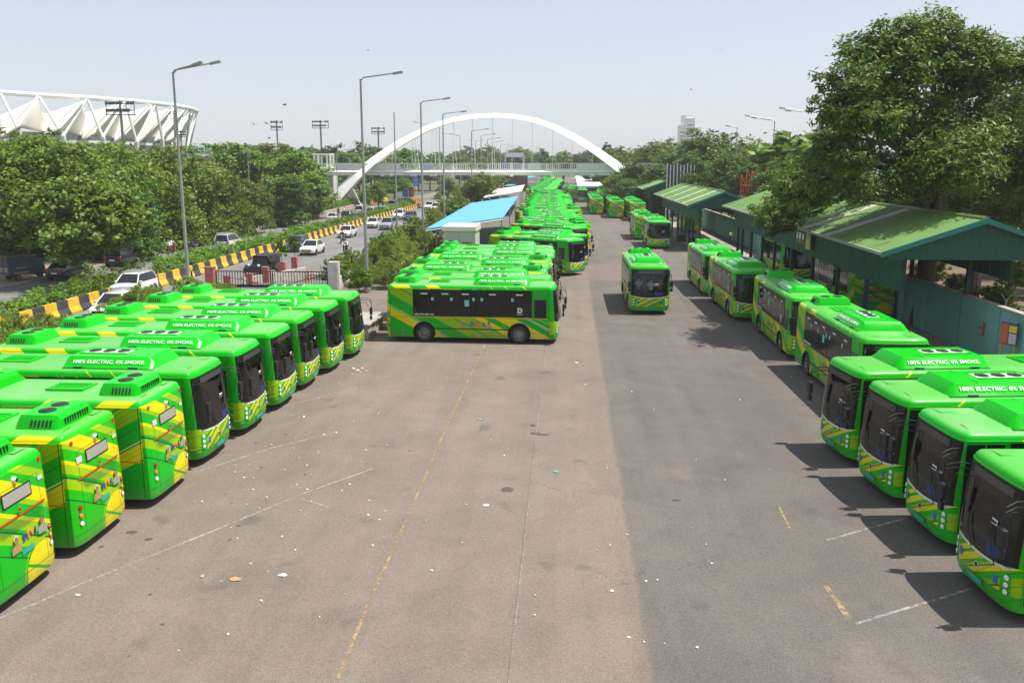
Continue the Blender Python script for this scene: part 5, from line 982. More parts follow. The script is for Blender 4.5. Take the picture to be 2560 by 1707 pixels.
# ------------------------------------------------------------ footbridge with arch
def bridge():
    YB=190.; wh=mat('bridge_white',(.86,.84,.77),.5,var=.06,scale=.2,dirt=(.45,.4,.33),dirtamt=.4); r=empty('footbridge','white footbridge hung from a big arch rib across the whole yard and road','footbridge',(0,YB,0))
    A=D(862,478,YB); Tp=D(1237,290,YB); B_=D(1540,419,YB)
    # outline of the arch from measured points (2560 px)
    pts=[(833,514),(862,478),(897,440),(937,404),(980,372),(1030,342),(1080,317),(1130,301),(1180,292),(1237,289),(1290,292),(1340,302),(1390,320),(1440,346),(1490,378),(1540,414),(1590,456),(1640,506)]
    P=[D(a,b_,YB) for a,b_ in pts]; 
    m=MB(); vs=[]
    for i,p in enumerate(P):
        d=(P[min(i+1,len(P)-1)]-P[max(i-1,0)]).normalized(); n=Vector((-d.z,0,d.x)); k=abs(i-9)/9; h=.50+.95*k**2; dp=1.0+.7*k
        c=Vector((p.x,-3.6*k**1.5,p.z)); vs+=[c+n*h+Vector((0,dp*.3,0)),c+n*h+Vector((0,dp*.9,0)),c-n*h+Vector((0,dp,0)),c-n*h+Vector((0,-dp,0))]
    k=len(P); m.add(vs,[(i*4+j,(i+1)*4+j,(i+1)*4+(j+1)%4,i*4+(j+1)%4) for i in range(k-1) for j in range(4)],wh); m.add(vs[:4],[(0,1,2,3)],wh); m.build('arch_rib',r,sharp=20)
    z0=D(1240,437,YB).z; z1=D(1240,425,YB).z; zr=D(1240,418,YB).z; x0=D(785,430,YB).x; x1=D(1660,430,YB).x
    m=MB(); m.box(x0,x1,-2.2,-1.6,z0-.15,z1-.2,wh); m.box(x0,x1,1.6,2.2,z0-.15,z1-.2,wh); m.box(x0,x1,-2.1,2.1,z1-.5,z1-.22,wh); m.hexa([(x0,-2.55,z1-.45),(x1,-2.55,z1-.45),(x1,-2.2,z1-.45),(x0,-2.2,z1-.45)],[(x0,-2.3,z1-.02),(x1,-2.3,z1-.02),(x1,-2.2,z1-.02),(x0,-2.2,z1-.02)],wh); m.box(x0,x1,-2.3,-1.55,z0-.2,z0-.1,concrete); m.build('deck',r)
    zt=z1+1.35
    for s_ in (-1,1):
        m=MB()
        for z in (zt,z1+.1): m.box(x0,x1,s_*2.2-.05,s_*2.2+.05,z-.06,z+.06,wh)
        n=int((x1-x0)/.42)
        for i in range(n): x=x0+(x1-x0)*i/n; w_=.09 if i%6==0 else .035; m.box(x-w_,x+w_,s_*2.2-.03,s_*2.2+.03,z1,zt,wh)
        m.build('railing',r)
    m=MB()
    for a,b_,mm in ((840,1000,whsheet),(1058,1078,mat('banner_pale_blue',(.45,.55,.75),.6)),(1320,1352,whsheet),(1443,1530,whsheet)):
        xa=D(a,425,YB-2.4).x; xb=D(b_,425,YB-2.4).x; m.box(xa,xb,-2.30,-2.26,z1+.15,zt-.1,mm)
    m.build('banner',r)
    import bisect
    for px in (912,960,983,1033,1040,1082,1092,1135,1182,1232,1281,1331,1381,1430,1481):
        p=D(px,400,YB); zz=np.interp(p.x,[q.x for q in P],[q.z for q in P]); 
        for s_ in ((-1,1) if px<1250 else (-1,)):
            m=MB(); m.tube([(p.x,s_*.3,zz-.3),(p.x+(.35 if s_>0 else 0),s_*2.0,z1)],.04,wh,5); m.build('hanger',r)
        m=MB(); m.box(p.x-.35,p.x+.35,-2.5,-1.9,z0-.35,z0+.5,wh); m.build('hanger_bracket',r)
    # pier block and stair tower at the left end
    for px0,px1,zt_ in ((770,815,z0),(820,838,z0)):
        a=D(px0,500,YB+3).x; b_=D(px1,500,YB+3).x; m=MB(); m.box(a,b_,1,6,0,zt_-.2,mat('pier_white',(.62,.61,.57),.7,var=.08,scale=.4,dirt=(.3,.28,.25),dirtamt=.4)); m.build('pier',r)
    m=MB(); m.tube([(D(872,470,YB).x,2,D(872,470,YB).z),(D(895,505,YB).x,2,0)],.45,wh,4); m.tube([(D(872,470,YB).x,2,D(872,470,YB).z),(D(868,505,YB).x,2,0)],.45,wh,4); m.build('strut',r)
    m=MB(); a=D(850,505,YB).x; m.box(a-2.6,a+2.2,-2,3,0,1.1,concrete); m.build('footing',r)
    # legs under the deck at the right, hidden by trees
    m=MB(); a=D(1655,430,YB).x; m.box(a-.8,a+.8,-1.5,1.5,0,z0,wh); m.build('pier',r)
    # concrete frame tower
    r2=empty('stair_tower','open concrete frame tower above the left end of the footbridge','tower',(D(810,430,YB+9).x,YB+9,0)); zt2=D(800,386,YB+9).z; 
    m=MB()
    for x in (-1.7,-.8,1.2,1.9): m.box(x-.16,x+.16,-1.5,-1.1,0,zt2,wh); m.box(x-.16,x+.16,1.1,1.5,0,zt2,wh)
    for z in (zt2,zt2-3.0,zt2-4.2): m.box(-2.1,2.1,-1.7,1.7,z-.15,z+.15,wh)
    m.build('frame',r2)
    s=empty('road_sign','blue direction sign with white text lines hanging below the footbridge','sign',(D(1040,450,YB-3).x,YB-3,0)); za=D(1040,443,YB-3).z; zb=D(1040,465,YB-3).z
    m=MB(); m.box(-.72,.72,-.05,.05,zb,za,mat('sign_blue',(.03,.13,.55),.5)); m.build('panel',s)
    m=MB()
    for k in range(6): m.box(-.55,.2+.3*((k*5)%3)/2,-.07,-.05,za-.25-k*.28,za-.18-k*.28,white)
    m.build('text_lines',s); m=MB(); m.box(-.06,.06,0,.1,0,za+.6,white); m.build('post',s)
bridge()
# ------------------------------------------------------------ stadium with tent roof
def stadium():
    mem=mat('membrane_white',(.88,.85,.76),.7,var=.05,scale=.05,dirt=(.5,.46,.38),dirtamt=.35); st=mat('stadium_steel_white',(.70,.70,.66),.5)
    r=empty('stadium','white stadium with pointed tent sails hung from a tubular ring truss','stadium',(-150,270,0)); O=Vector((-150,270,0))
    z0=lambda x,y:(x/3.675,180+y/3.675)
    ring=[(-420,175),(0,190),(350,215),(800,240),(1150,265),(1430,290),(1600,310),(1750,335),(1812,360),(1770,372)]; dep=[240,250,258,270,285,302,318,338,362,385]
    K=[D(*z0(a,b_),Y)-O for (a,b_),Y in zip(ring,dep)]
    m=MB(); m.tube(K,.75,st,10); m.build('ring_beam',r)
    bot=[(-150,500),(170,530),(580,590),(945,600),(1255,640),(1490,620),(1610,640),(1705,720),(1735,725)]; bd=[238,245,256,268,285,303,322,345,368]
    Bm=[D(*z0(a,b_),Y)-O for (a,b_),Y in zip(bot,bd)]
    for i,b_ in enumerate(Bm):
        for k in (i,i+1):
            if k+0<len(K): m=MB(); m.tube([Vector((b_.x,b_.y,b_.z)),K[k] if k==i else K[min(k+0,len(K)-1)]],.42,st,8); m.build('strut',r)
        g_=Vector((b_.x-1.5,b_.y+2,-O.z)); m=MB(); m.tube([b_,g_],.8,st,8); m.build('leg',r)
    sails=[((-60,215),(-440,400),(-420,545),(-240,460),(0,560)),((345,240),(-30,410),(0,560),(165,468),(410,556)),((768,262),(375,395),(410,556),(535,490),(748,590)),((1105,285),(745,380),(748,590),(840,545),(1045,610)),((1395,305),(1040,395),(1045,610),(1100,580),(1255,640)),((1590,325),(1300,395),(1255,620),(1290,600),(1405,600)),((1710,350),(1500,410),(1405,600),(1440,600),(1525,610)),((1780,368),(1640,430),(1510,600),(1550,600),(1640,650))]
    yd=[248,256,266,280,297,314,333,356]
    for i,(a,L,LL,F,Rr) in enumerate(sails):
        Y=yd[i]; pa=D(*z0(*a),Y)-O; pL=D(*z0(*L),Y+30)-O; pLL=D(*z0(LL[0],LL[1]+45),Y-8)-O; pF=D(*z0(F[0],F[1]+40),Y-14)-O; pR=D(*z0(*Rr),Y+13)-O
        def patch4(p0,p1,p2,p3,sag):
            N=8; vs=[]; 
            for u in range(N+1):
                for v in range(N+1):
                    s_=u/N; t=v/N; p=(p0*(1-s_)+p1*s_)*(1-t)+(p3*(1-s_)+p2*s_)*t; p=p+Vector((0,0,-sag*4*s_*(1-s_)*.6-sag*4*t*(1-t)*.3)); vs.append(p)
            return vs,[(u*(N+1)+v,(u+1)*(N+1)+v,(u+1)*(N+1)+v+1,u*(N+1)+v+1) for u in range(N) for v in range(N)]
        m=MB(); v_,f_=patch4(pa,pL,pLL,pF,.5); m.add(v_,f_,mem,True); o=m.build('sail',r,sharp=180); o.modifiers.new('t','SOLIDIFY').thickness=.2
        m=MB(); mid=(pa+pR)/2; v_,f_=patch4(pa,pF,pR,(pa*.5+pR*.5)+Vector((.8,0,0)),.3)
        N=8; m.add(v_,f_,mem,True); o=m.build('sail_underside',r,sharp=180); o.modifiers.new('t','SOLIDIFY').thickness=.2
    m=MB()
    for z_a,z_b,mm in ((0,10.5,mat('stand_concrete',(.42,.42,.40),.8,var=.1)),(10.5,12.2,mat('stand_dark',(.10,.12,.12),.8)),(12.2,13.6,st),(13.6,16.0,MATS['stand_dark']),(16.0,17.0,st),(17.0,19.4,MATS['stand_dark'])):
        q=[D(*z0(a,b_),Y) for (a,b_),Y in zip([(-500,600),(0,600),(700,600),(1150,600),(1500,600)],[262,272,290,310,345])]
        for u,v in zip(q,q[1:]): m.hexa([Vector((u.x,u.y,z_a))-O,Vector((v.x,v.y,z_a))-O,Vector((v.x-6,v.y+20,z_a))-O,Vector((u.x-6,u.y+20,z_a))-O],[Vector((u.x,u.y,z_b))-O,Vector((v.x,v.y,z_b))-O,Vector((v.x-6,v.y+20,z_b))-O,Vector((u.x-6,u.y+20,z_b))-O],mm)
    m.build('stand',r)
stadium()
o=empty('low_building','low pinkish building with dark solar panels right of the stadium','building',(D(495,390,250).x,250,0)); m=MB(); m.box(-4.5,4.5,0,8,0,11.0,mat('pink_wall',(.5,.25,.2),.8)); m.box(-4.6,-1,-.1,8,8.5,11.2,white); m.build('wall',o); m=MB(); m.hexa([(-5,-.5,11.4),(0,-.5,11.2),(0,8,12),(-5,8,12.2)],[(-5,-.5,11.6),(0,-.5,11.4),(0,8,12.2),(-5,8,12.4)],mat('solar_dark',(.03,.05,.10),.2)); m.hexa([(.3,-.5,11.2),(4.8,-.5,11.4),(4.8,8,12.2),(.3,8,12)],[(.3,-.5,11.4),(4.8,-.5,11.6),(4.8,8,12.4),(.3,8,12.2)],MATS['solar_dark']); m.build('solar_panel',o)
# high-rise far right
o=empty('high_rise','pale high-rise tower above the trees right of the arch','building',(110.5,820,0)); tw=mat('tower_white',(.80,.79,.77),.7,var=.04); tg=mat('tower_grey',(.30,.33,.36),.5)
def blk(x0,x1,y0,y1,zt):
    m=MB(); m.box(x0,x1,y0,y1,0,zt,tw); m.build('block',o)
    m=MB()
    for k in range(int((zt-6)/3.2)):
        z=4+k*3.2
        if y0<3: m=MB(); m.box(x0+.8,x1-.8,y0-.15,y0+.02,z,z+1.3,tg); m.build('window',o)
blk(-8.5,-2.5,0,12,43); blk(-2.5,5,-2,12,49); blk(5,11,0,12,41); blk(-6,3.5,3,10,52)
# gantry and flyover in the distance
g0=D(1263,386,370); g1=D(1309,386,370); o=empty('sign_gantry','white overhead sign gantry over the distant flyover','gantry',((g0.x+g1.x)/2,370,0)); W=(g1.x-g0.x)/2
m=MB(); m.box(-W,W,-.2,.2,g0.z-1.2,g0.z+.6,white); m.build('beam',o)
for s_ in (-1,1): m=MB(); m.tube([(s_*W,0,0),(s_*W,0,g0.z)],.45,mat('gantry_post',(.45,.36,.3),.6),6); m.build('post',o)
o=empty('flyover','distant flyover ramp with a brown parapet carrying small white cars','flyover',(0,0,0)); m=MB(); a=D(1225,412,330); b_=D(1310,415,430)
fz=[(D(1215,404,420),0),(D(1310,412,420),0)]
m.hexa([(-40,430,0),(-20,430,0),(-20,438,0),(-40,438,0)],[(-40,430,10.6),(-20,430,8.0),(-20,438,8.0),(-40,438,10.6)],concrete); m.hexa([(-40,429.6,10.3),(-20,429.6,7.7),(-20,429.8,7.7),(-40,429.8,10.3)],[(-40,429.6,11.5),(-20,429.6,8.9),(-20,429.8,8.9),(-40,429.8,11.5)],mat('parapet_brown',(.3,.16,.12),.8)); m.build('ramp',o)
for i,(x,z) in enumerate([(-36,10.1),(-31,9.5),(-25.5,8.75)]): car('parked_car','small white car on the distant flyover, %s from the left'%ordn(i+1),'car',['suv','hatch','sedan'][i],cwhite,(x,433,z),R(172),'cars on the distant flyover')
# hoarding frame and orange trusses on the right
o=empty('hoarding','tall board of dark panels with white vertical slats behind the farthest shed','hoarding',(D(1698,440,150).x,150,0)); za=D(1690,412,150).z; m=MB(); m.box(-2.2,2.6,.1,.2,1,za,mat('panel_dark',(.03,.06,.06),.7)); m.build('panel',o)
for i in range(9): m=MB(); x=-2.1+i*.56; m.box(x,x+.14,-.1,.1,0,za+.2*(i%3==0),white); m.build('slat',o)
og=mat('orange_steel',(.65,.13,.02),.5,var=.1)
o=empty('steel_frames','row of tall orange steel truss frames stored behind the second shed','steel frames',(D(1905,450,128).x,128,0)); za=D(1880,428,128).z
for i in range(9):
    x=-2.9+i*.72; zz=za+.3*((i*3)%4-1.5); m=MB(); m.tube([(x,0,0),(x,0,zz)],.07,og,5); m.tube([(x+.45,.3,0),(x+.45,.3,zz-1.4)],.05,og,5); m.tube([(x,0,zz),(x+.8,.3,zz-1.8)],.05,og,5); 
    for k in range(6): m.tube([(x,0,k*1.3),(x+.45,.3,k*1.3+.9)],.035,og,4)
    m.build('frame',o)
for z in (za-2,za-3.4): m=MB(); m.tube([(-3,-.1,z),(3.2,-.1,z)],.05,og,5); m.build('rail',o)
# ------------------------------------------------------------ trees
def tr_(key,px,py,Y,label,cat='tree',wide=1,rz=None,group=None,name='tree'):
    g=D(px,py,Y); return tree(key,label,cat,g.x,Y,max(3,g.z),rz,group,wide=wide,name=name)
# the big right-hand tree, its own shape
def bigtree():
    Yc=53; bl=[]
    def B(px,py,Y,rx,ry,rz):
        Y=Y+4 if ((py>500 and px>2100) or (py>469 and px>2150)) else Y-12
        g=D(px,py,Y); bl.append((g.x,g.y,g.z,rx*.72,ry*.8,rz*.74))
    for a in [(2165,135,62,2.2,3,1.8),(2125,205,60,2.2,3,1.7),(2100,275,60,2.0,3,1.5),(2235,100,62,2.2,3,1.6),(2440,140,64,2.4,3,1.8),(2540,160,66,2.6,3,1.9),(2330,82,64,2.4,3.,1.7),(2265,120,62,2.4,3,1.7),(2400,130,66,2.6,3,1.8),(2330,130,64,3.2,3.2,2.2),(2240,200,62,2.8,3,2.1),(2420,210,66,3.2,3.2,2.3),(2180,290,60,2.8,3,1.7),(2120,390,60,2.6,2.6,1.5),(2300,300,64,3.4,3.6,2.3),(2440,330,66,3.6,3.6,2.6),(2540,270,74,3.6,3.6,2.4),(2520,180,78,3.,3,1.6),(2560,420,68,4,4,3),(2400,470,66,3.6,4,2.4),(2050,370,60,1.7,2,.9),(2080,450,63,2.6,3,1.6),(2000,465,66,2.7,3,1.6),(2300,540,70,3.4,3,2.0),(2460,560,72,4,3.4,2.6),(2560,600,72,4.0,3.6,2.6),(1950,540,70,2.5,2.4,1.6),(2640,350,66,4,4,4),(2620,540,64,3.5,3.5,3),(2680,230,74,4,4,3),(2010,420,72,2,3,1.1),(1990,470,80,2.4,3,1.3),(2030,500,76,2.4,2.6,1.3),(2110,340,70,2.4,3,1.6),(2200,240,72,2.6,3,1.8),(2060,400,66,2.2,3,1.2),(1965,500,86,2.4,3,1.3),(2190,478,58,3,3,1.8),(2260,485,60,3,3,1.8),(2340,495,58,3.2,3,2),(2420,505,60,3.4,3,2),(2500,510,58,3.4,3,2.2),(2580,500,58,3.6,3,2.4),(2400,400,60,3.4,3,2.4),(2300,420,62,3.4,3,2.2)]: B(*a)
    r=empty('big_tree','huge spreading tree towering over the near shed at the right','tree',(D(2320,560,Yc).x,Yc,0)); O=r.location.copy()
    bl=[(b[0]-O.x,b[1]-O.y,b[2],b[3],b[4],b[5]) for b in bl]
    me=leafmesh('crown',leaves(bl,190000,.15,77,.55,shell=.35,aspect=.38),leafmat('leaf_big',(.055,.12,.010),(.15,.26,.025),(.24,.27,.06))); o=bpy.data.objects.new('crown',me); COL.objects.link(o); o.parent=r
    m=MB(); m.tube([(0,0,-.1),(.2,0,3),(.1,.2,6.5),(.4,0,9)],.55,bark,10,.42)
    for b in bl:
        if abs(b[0])>14 or b[2]<9.5: continue
        s_=Vector((.2,0,random.uniform(5.5,9))); e=Vector(b[:3]); mid=s_.lerp(e,.5)+Vector((0,0,.7)); m.tube([s_,mid,e],.27,bark,6,.06)
        for _ in range(4): q=mid.lerp(e,random.random()); m.tube([q,q+Vector((random.uniform(-2,2),random.uniform(-2,2),random.uniform(.3,2)))],.07,bark,5,.02)
    m.build('trunk',r)
bigtree()
# the big left-hand tree
def lefttree():
    r=empty('big_tree','broad leafy tree at the left edge overhanging the main road','tree',(-47.0,71,0)); O=r.location.copy(); bl=[]
    for px,py,Y,rx,ry,rz in [(60,420,70,3.2,3.2,2.2),(170,420,70,3.2,3,2),(20,520,68,3.6,3.4,2.6),(130,520,66,3.6,3.2,2.2),(240,510,66,3.0,3,2.0),(300,560,65,2.2,2.6,1.5),(200,590,64,2.8,3,1.5),(90,380,74,3,3,1.6),(250,450,70,2.4,2.4,1.5),(40,600,70,2.4,2.4,1.0),(170,640,63,1.3,1.6,.9),(-80,470,70,4,4,3.4)]:
        g=D(px,py,Y); bl.append((g.x-O.x,g.y-O.y,g.z,rx,ry,rz))
    me=leafmesh('crown',leaves(bl,52000,.17,78,.6,shell=.5,aspect=.7),leafmat('leaf_glossy',(.06,.155,.010),(.22,.37,.03),(.34,.38,.10))); o=bpy.data.objects.new('crown',me); COL.objects.link(o); o.parent=r
    trunkmesh('trunk',9,.38,[b[:3] for b in bl],seed=5).build('trunk',r)
lefttree()
LG='trees along the left of the main road'
for i,(key,px,py,Y,w_) in enumerate([('darkf',-10,335,90,1.3),('darkf',120,338,92,1.15),('yelf',250,340,88,1.1),('yelf',350,360,96,1.1),('yelf',440,350,104,1.2),('yelf',530,395,112,1.1),('yelf',600,440,118,1.0),('mid',30,420,80,1.1),('darkf',330,470,84,.9),('midf',570,350,150,1.2),('midf',655,352,165,1.2),('midf',735,372,150,1.2),('darkf',720,430,132,1.0),('midf',762,425,150,.8),('yelf',645,455,128,.9),('yelf',480,420,108,1.)]):
    tr_(key,px,py,Y,'%s tree of the roadside belt counted from the left, %s foliage'%(ordn(i+1),{'dar':'dark green','yel':'yellowish green','mid':'mid green'}[key[:3]]),wide=w_,group=LG,rz=i*1.3)
tr_('slim',1255,462,208,'slender tree',wide=1) if False else None
tr_('mid',1245,470,205,'x') if False else None
for i,(key,px,py,Y,w_,lab) in enumerate([('br',985,430,215,1.3,'light green tree under the footbridge left of the blue sign'),('mid',945,452,186,.9,'small dark tree standing in the median before the arch foot'),('mid',1120,440,240,1.2,'dark bushy tree right of the blue sign, beyond the footbridge'),('mid',1195,428,160,1.0,'bushy tree beside the lamps right of the road, against the bridge railing'),('mid',1165,462,175,.9,'low bushy tree left of the one against the bridge railing'),('br',912,463,170,.6,'small round tree in front of the orange netting'),('slim',672,515,121,.7,'thin leaning young tree behind the median hedge'),('slim',780,450,150,.8,'young tree by the parapet wall near the stair tower')]):
    tr_(key,px,py,Y,lab,wide=w_,rz=i*2.1,group='single trees near the footbridge')
RG='trees behind the sheds on the right'
for i,(key,px,py,Y,w_) in enumerate([('darkf',1590,400,180,1.15),('midf',1540,432,176,.9),('darkf',1560,440,170,.95),('darkf',1640,405,172,1.1),('mid',1620,352,215,1.3),('br',1690,372,205,1.2),('mid',1590,370,225,1.25),('dark',1760,318,180,1.25),('dark',1830,330,185,1.25),('dark',1725,345,190,1.1),('br',1790,372,165,.95),('br',1745,392,150,.7),('br',1830,378,150,.9),('mid',1880,372,160,1.1),('dark',1935,355,150,1.1),('mid',1990,332,160,1.2),('dark',1960,395,125,1.0),('mid',1900,345,200,1.1),('dark',1700,420,165,.8),('darkf',2140,425,95,1.0),('dark',2180,440,95,1.2),('mid',2320,420,95,1.3),('dark',2480,420,92,1.3),('mid',2600,380,100,1.4),('mid',1545,395,260,1.0),('dark',1500,372,250,.9),('mid',1660,345,260,1.2)]):
    tr_(key,px,py,Y,'%s %s tree in the belt behind the sheds, counted from the bridge end'%(ordn(i+1),{'dar':'dark','br':'bright green','mid':'mid green'}[key[:3]]),wide=w_,group=RG,rz=i*1.7)
tr_('slim',1522,358,330,'lone tall thin tree rising right behind the arch end',wide=1.3)
tr_('mid',1288,366,520,'large rounded tree behind the distant sign gantry',wide=1.5)
# far belt
rg=random.Random(9); n=0
for Y,x0,x1,st,base in ((250,-130,-50,9,395),(318,-62,-46,6,400),(335,-36,-30,5,398),(300,-330,-52,11,372),(340,-260,-62,13,366),(420,-70,120,12,377),(520,-420,260,17,376),(700,-560,480,23,381)):
    x=x0; nn=0
    while x<x1:
        n+=1; nn+=1; h=9.5+(408-(base+rg.uniform(-10,9)))/FPX*Y; o=tree(['far1','far2','far3'][n%3] if n%5 else 'far2','%s tree from the left in the hazy wood belt %s'%(ordn(nn),{250:'just beyond the junction',318:'between far carriageway and footbridge',335:'on the island past the junction',300:'right behind the stadium',340:'past the stadium',420:'beyond the end of the yard',520:'on the near skyline',700:'on the farthest skyline'}[Y]),'tree',x,Y+rg.uniform(-12,12),h,rg.uniform(0,6),'hazy trees on the horizon',wide=rg.uniform(1.,1.4)); x+=st*rg.uniform(.6,1.1)
for i in range(16):
    x=-52-i*7.5+rg.uniform(-2,2); tree(['far1','far3','far2'][i%3],'background tree behind the roadside belt on the left, %s from the road'%ordn(i+1),'tree',x,rg.uniform(170,245),rg.uniform(9.5,12),rg.uniform(0,6),'trees between the road and the stadium',wide=1.3)
for i in range(14):
    Y=120+i*14; tree(['far2','far1'][i%2],'background tree of the right-hand wood, %s from the camera'%ordn(i+1),'tree',rg.uniform(34,60),Y,rg.uniform(12,15),rg.uniform(0,6),'trees deep in the right-hand wood',wide=1.4)
for i in range(20):
    tree(['far2','far1'][i%2],'low understorey bush below the roadside belt on the left, %s from the camera'%ordn(i+1),'bush',-52.5-rg.uniform(0,5),86+i*6.2,rg.uniform(3.2,4.6),rg.uniform(0,6),'understorey bushes',name='bush',wide=1.5)
for i in range(12):
    tree('far1','bushy tree along the road edge beyond the footbridge, %s from the bridge'%ordn(i+1),'tree',-18.5-rg.uniform(0,3)-i*.35,222+i*15,rg.uniform(4.5,7),rg.uniform(0,6),'bushy trees along the far road edge',wide=1.2)
# scrub between the yard and the road
sp=[(-24.0,33,3.3),(-25.5,36,3.6),(-23.6,38.5,3.5),(-25.8,41,3.4),(-24.4,43.5,3.6),(-26.2,46,3.2),(-24.2,48,3.8),(-25.4,51,3.4),(-23.9,53.5,4.4),(-24.9,56,4.2),(-23.2,58.5,3.9),(-27.5,38,2.6),(-27.8,42.5,2.4),(-24.6,60.5,3.6)]
for i,(x,y,h) in enumerate(sp):
    px,py=PX(x,y,0); ty=np.interp(px,[0,180,240,300,340,400,460,500],[778,782,800,785,725,688,682,706]); h=min(h,max(1.2,D(px,ty,y).z)); tree('bush','%s feathery bush of the scrub strip left of the bus tails, counted from the camera'%ordn(i+1),'bush',x,y,h,i*1.1,'feathery bushes left of the yard',name='bush',wide=1.45)
sp=[(-18.2,68,2.3),(-16.8,71,2.4),(-16.0,67.2,2.0),(-18.2,73.5,2.5),(-16.6,76,2.6),(-17.6,80,2.8),(-15.6,73,2.9),(-14.6,69.4,2.2),(-17.4,85,3.0),(-16.0,83,3.2),(-14.2,77,3.0),(-17.8,92,3.0),(-16.6,97,3.6),(-18.0,104,3.3),(-16.9,111,4.0),(-18.2,119,3.7),(-17.2,127,4.4),(-18.8,136,4.2),(-17.8,146,4.6),(-19.0,158,5.4),(-15.4,64.3,1.9),(-13.6,66.5,2.4),(-14.2,88,3.4),(-14.5,72.5,3.8)]
for i,(x,y,h) in enumerate(sp): tree('bush' if i%4 else 'bush2','%s bush of the scrub between gate and far road edge, counted from the gate'%ordn(i+1),'bush',x,y,h,i*1.9,'bushes between the yard and the road',name='bush')
for i,(x,y,h) in enumerate([(23,43,1.6),(26.5,60,2.2),(31,55,3),(33,64,3.5),(28,68,3),(24.5,48,2.0),(26,54,2.4),(23.2,60,2.2),(27,44,2.0),(29,50,3)]): tree('bush2','%s low bush in the soil yard behind the teal wall'%ordn(i+1),'bush',x,y,h,i,'bushes behind the teal wall',name='bush')
for i,(x,y) in enumerate([(25.4,55.5),(30,49)]): r=empty('tree',['thick bare trunk seen through the gap above the teal wall','trunk at the back of the soil yard behind the wall'][i],'tree',(x,y,0)); m=MB(); m.tube([(0,0,0),(.1,0,2.5),(-.1,0,6)],.38,barkp,8,.3); m.build('trunk',r)
for i,y in enumerate([96,112,128,144,160,176]): x=-50.5; m=MB(); m.box(x-.45,x+.45,y-.3,y+.3,0,2.3,pk); m.box(x-.52,x+.52,y-.36,y+.36,2.3,2.45,pk); thing(m,'fence_pillar','red ochre pillar under the roadside trees, %s from the camera'%ordn(i+1),'pillar','red ochre pillars')
m=MB(); 
for k in range(12): a=(-50+k*1.2,205+.9*k); m.hexa([(a[0],a[1],0),(a[0]+1.2,a[1]+.9,0),(a[0]+1.2,a[1]+.95,0),(a[0],a[1]+.05,0)],[(a[0],a[1],1.0+.15*(k%2)),(a[0]+1.2,a[1]+.9,1.0),(a[0]+1.2,a[1]+.95,1.0),(a[0],a[1]+.05,1.0)],orange)
thing(m,'safety_netting','orange construction netting fence at the foot of the arch','fence')
for i,(px,py) in enumerate([(857,492),(1012,495)]): 
    g=G(px,py+6); m=MB(); m.box(g.x-.6,g.x+.6,g.y-.05,g.y+.05,1.0,3.2,blue); m.box(g.x-.05,g.x+.05,g.y,g.y+.1,0,1,galv); thing(m,'blue_board',['small blue board at the foot of the arch','small blue board behind the tall lamp pole'][i],'sign')
m=MB(); g=G(903,505); m.tube([(g.x,g.y,0),(g.x,g.y,4.2)],.13,yelp,6); thing(m,'yellow_pole','thin yellow pole beside the arch foot','pole')
r=empty('kiosk','small dark kiosk with red sides on the island past the junction','kiosk',tuple(G(1023,492))); m=MB(); m.box(-1.2,1.2,-1,1,0,2.6,dkgrey,.05); m.build('body',r); m=MB(); m.box(.6,1.5,-1.1,-1.02,.4,2.3,redp); m.box(-1.4,1.4,-1.2,1.2,2.6,2.75,mat('rust',(.16,.06,.03),.9)); m.build('panel',r)
# ------------------------------------------------------------ traffic
TG='traffic coming toward the camera'; AG='traffic driving away on the far carriageway'
for (px,py,kind,col,lab,tx) in [(767,640,'sedan',cwhite,'white taxi sedan passing the gate, yellow number plate',1),(728,632,'suv',cteal,'dark blue car half hidden behind the white taxi sedan',0),(858,596,'sedan',cwhite,'white sedan beside the striped barrier with a motorbike at its front',1),(926,572,'hatch',cwhite,'white hatchback partly behind the tall lamp pole',0),(963,576,'suv',csilver,'silver grey suv beside the white hatchback',0),(993,550,'suv',cwhite,'white suv behind the silver one, near the bare pole',1),(1020,553,'hatch',cteal,'dark blue car next to the bushes behind the silver suv',0),(1070,526,'suv',cwhite,'white car beside a black and white one at the barrier bend',0),(1087,530,'suv',cwhite,'white car with dark bull bar at the barrier bend, right of another white car',0),(1133,501,'suv',cwhite,'white car just beyond the two at the barrier bend',0),(300,752,'suv',cwhite,'white suv with black roof rails at left, behind another white car',0),(248,806,'hatch',cwhite,'white taxi hatchback at left nearest the camera, half behind bushes',1)]:
    g=G(px,py); car('car',lab,'car',kind,col,(g.x,g.y+2.1,0),R(-91),TG,tx,rack=(px==300))
for (px,py,kind,col,lab,tx,rk) in [(827,557,'sedan',cwhite,'white sedan seen from behind at the pinkish parapet',1,0),(863,551,'hatch',cblack,'black car seen from behind beside two riders',0,0),(897,538,'mpv',cwhite,'white van-like car seen from behind with red tail lights',1,0),(924,540,'hatch',cwhite,'white car half behind the tall lamp pole, seen from behind',0,0),(977,520,'hatch',cwhite,'white hatchback past the lamp pole, seen from behind',0,0),(1000,513,'sedan',cteal,'dark car behind the bare pole, left one of two at the junction',0,0),(1016,514,'suv',cteal,'dark car at the junction, right one of two',0,0),(1124,477,'suv',cwhite,'lone white suv far up the road near the footbridge',0,0),(555,627,'mpv',cwhite,'white taxi estate with a roof rack and orange side stripe',1,1),(282,668,'suv',cblack,'dark suv partly hidden by the big left tree',0,0),(137,703,'sedan',cblack,'dark car mostly hidden behind the hedge at left',0,0)]:
    g=G(px,py); car('car',lab,'car',kind,col,(g.x,g.y+2.1,0),R(90),AG,tx,rk)
g=G(1392,484); car('van','small white van driving in the yard beside the angled rows','van','mpv',cwhite,(g.x+.4,g.y+2,0),R(-90),None)
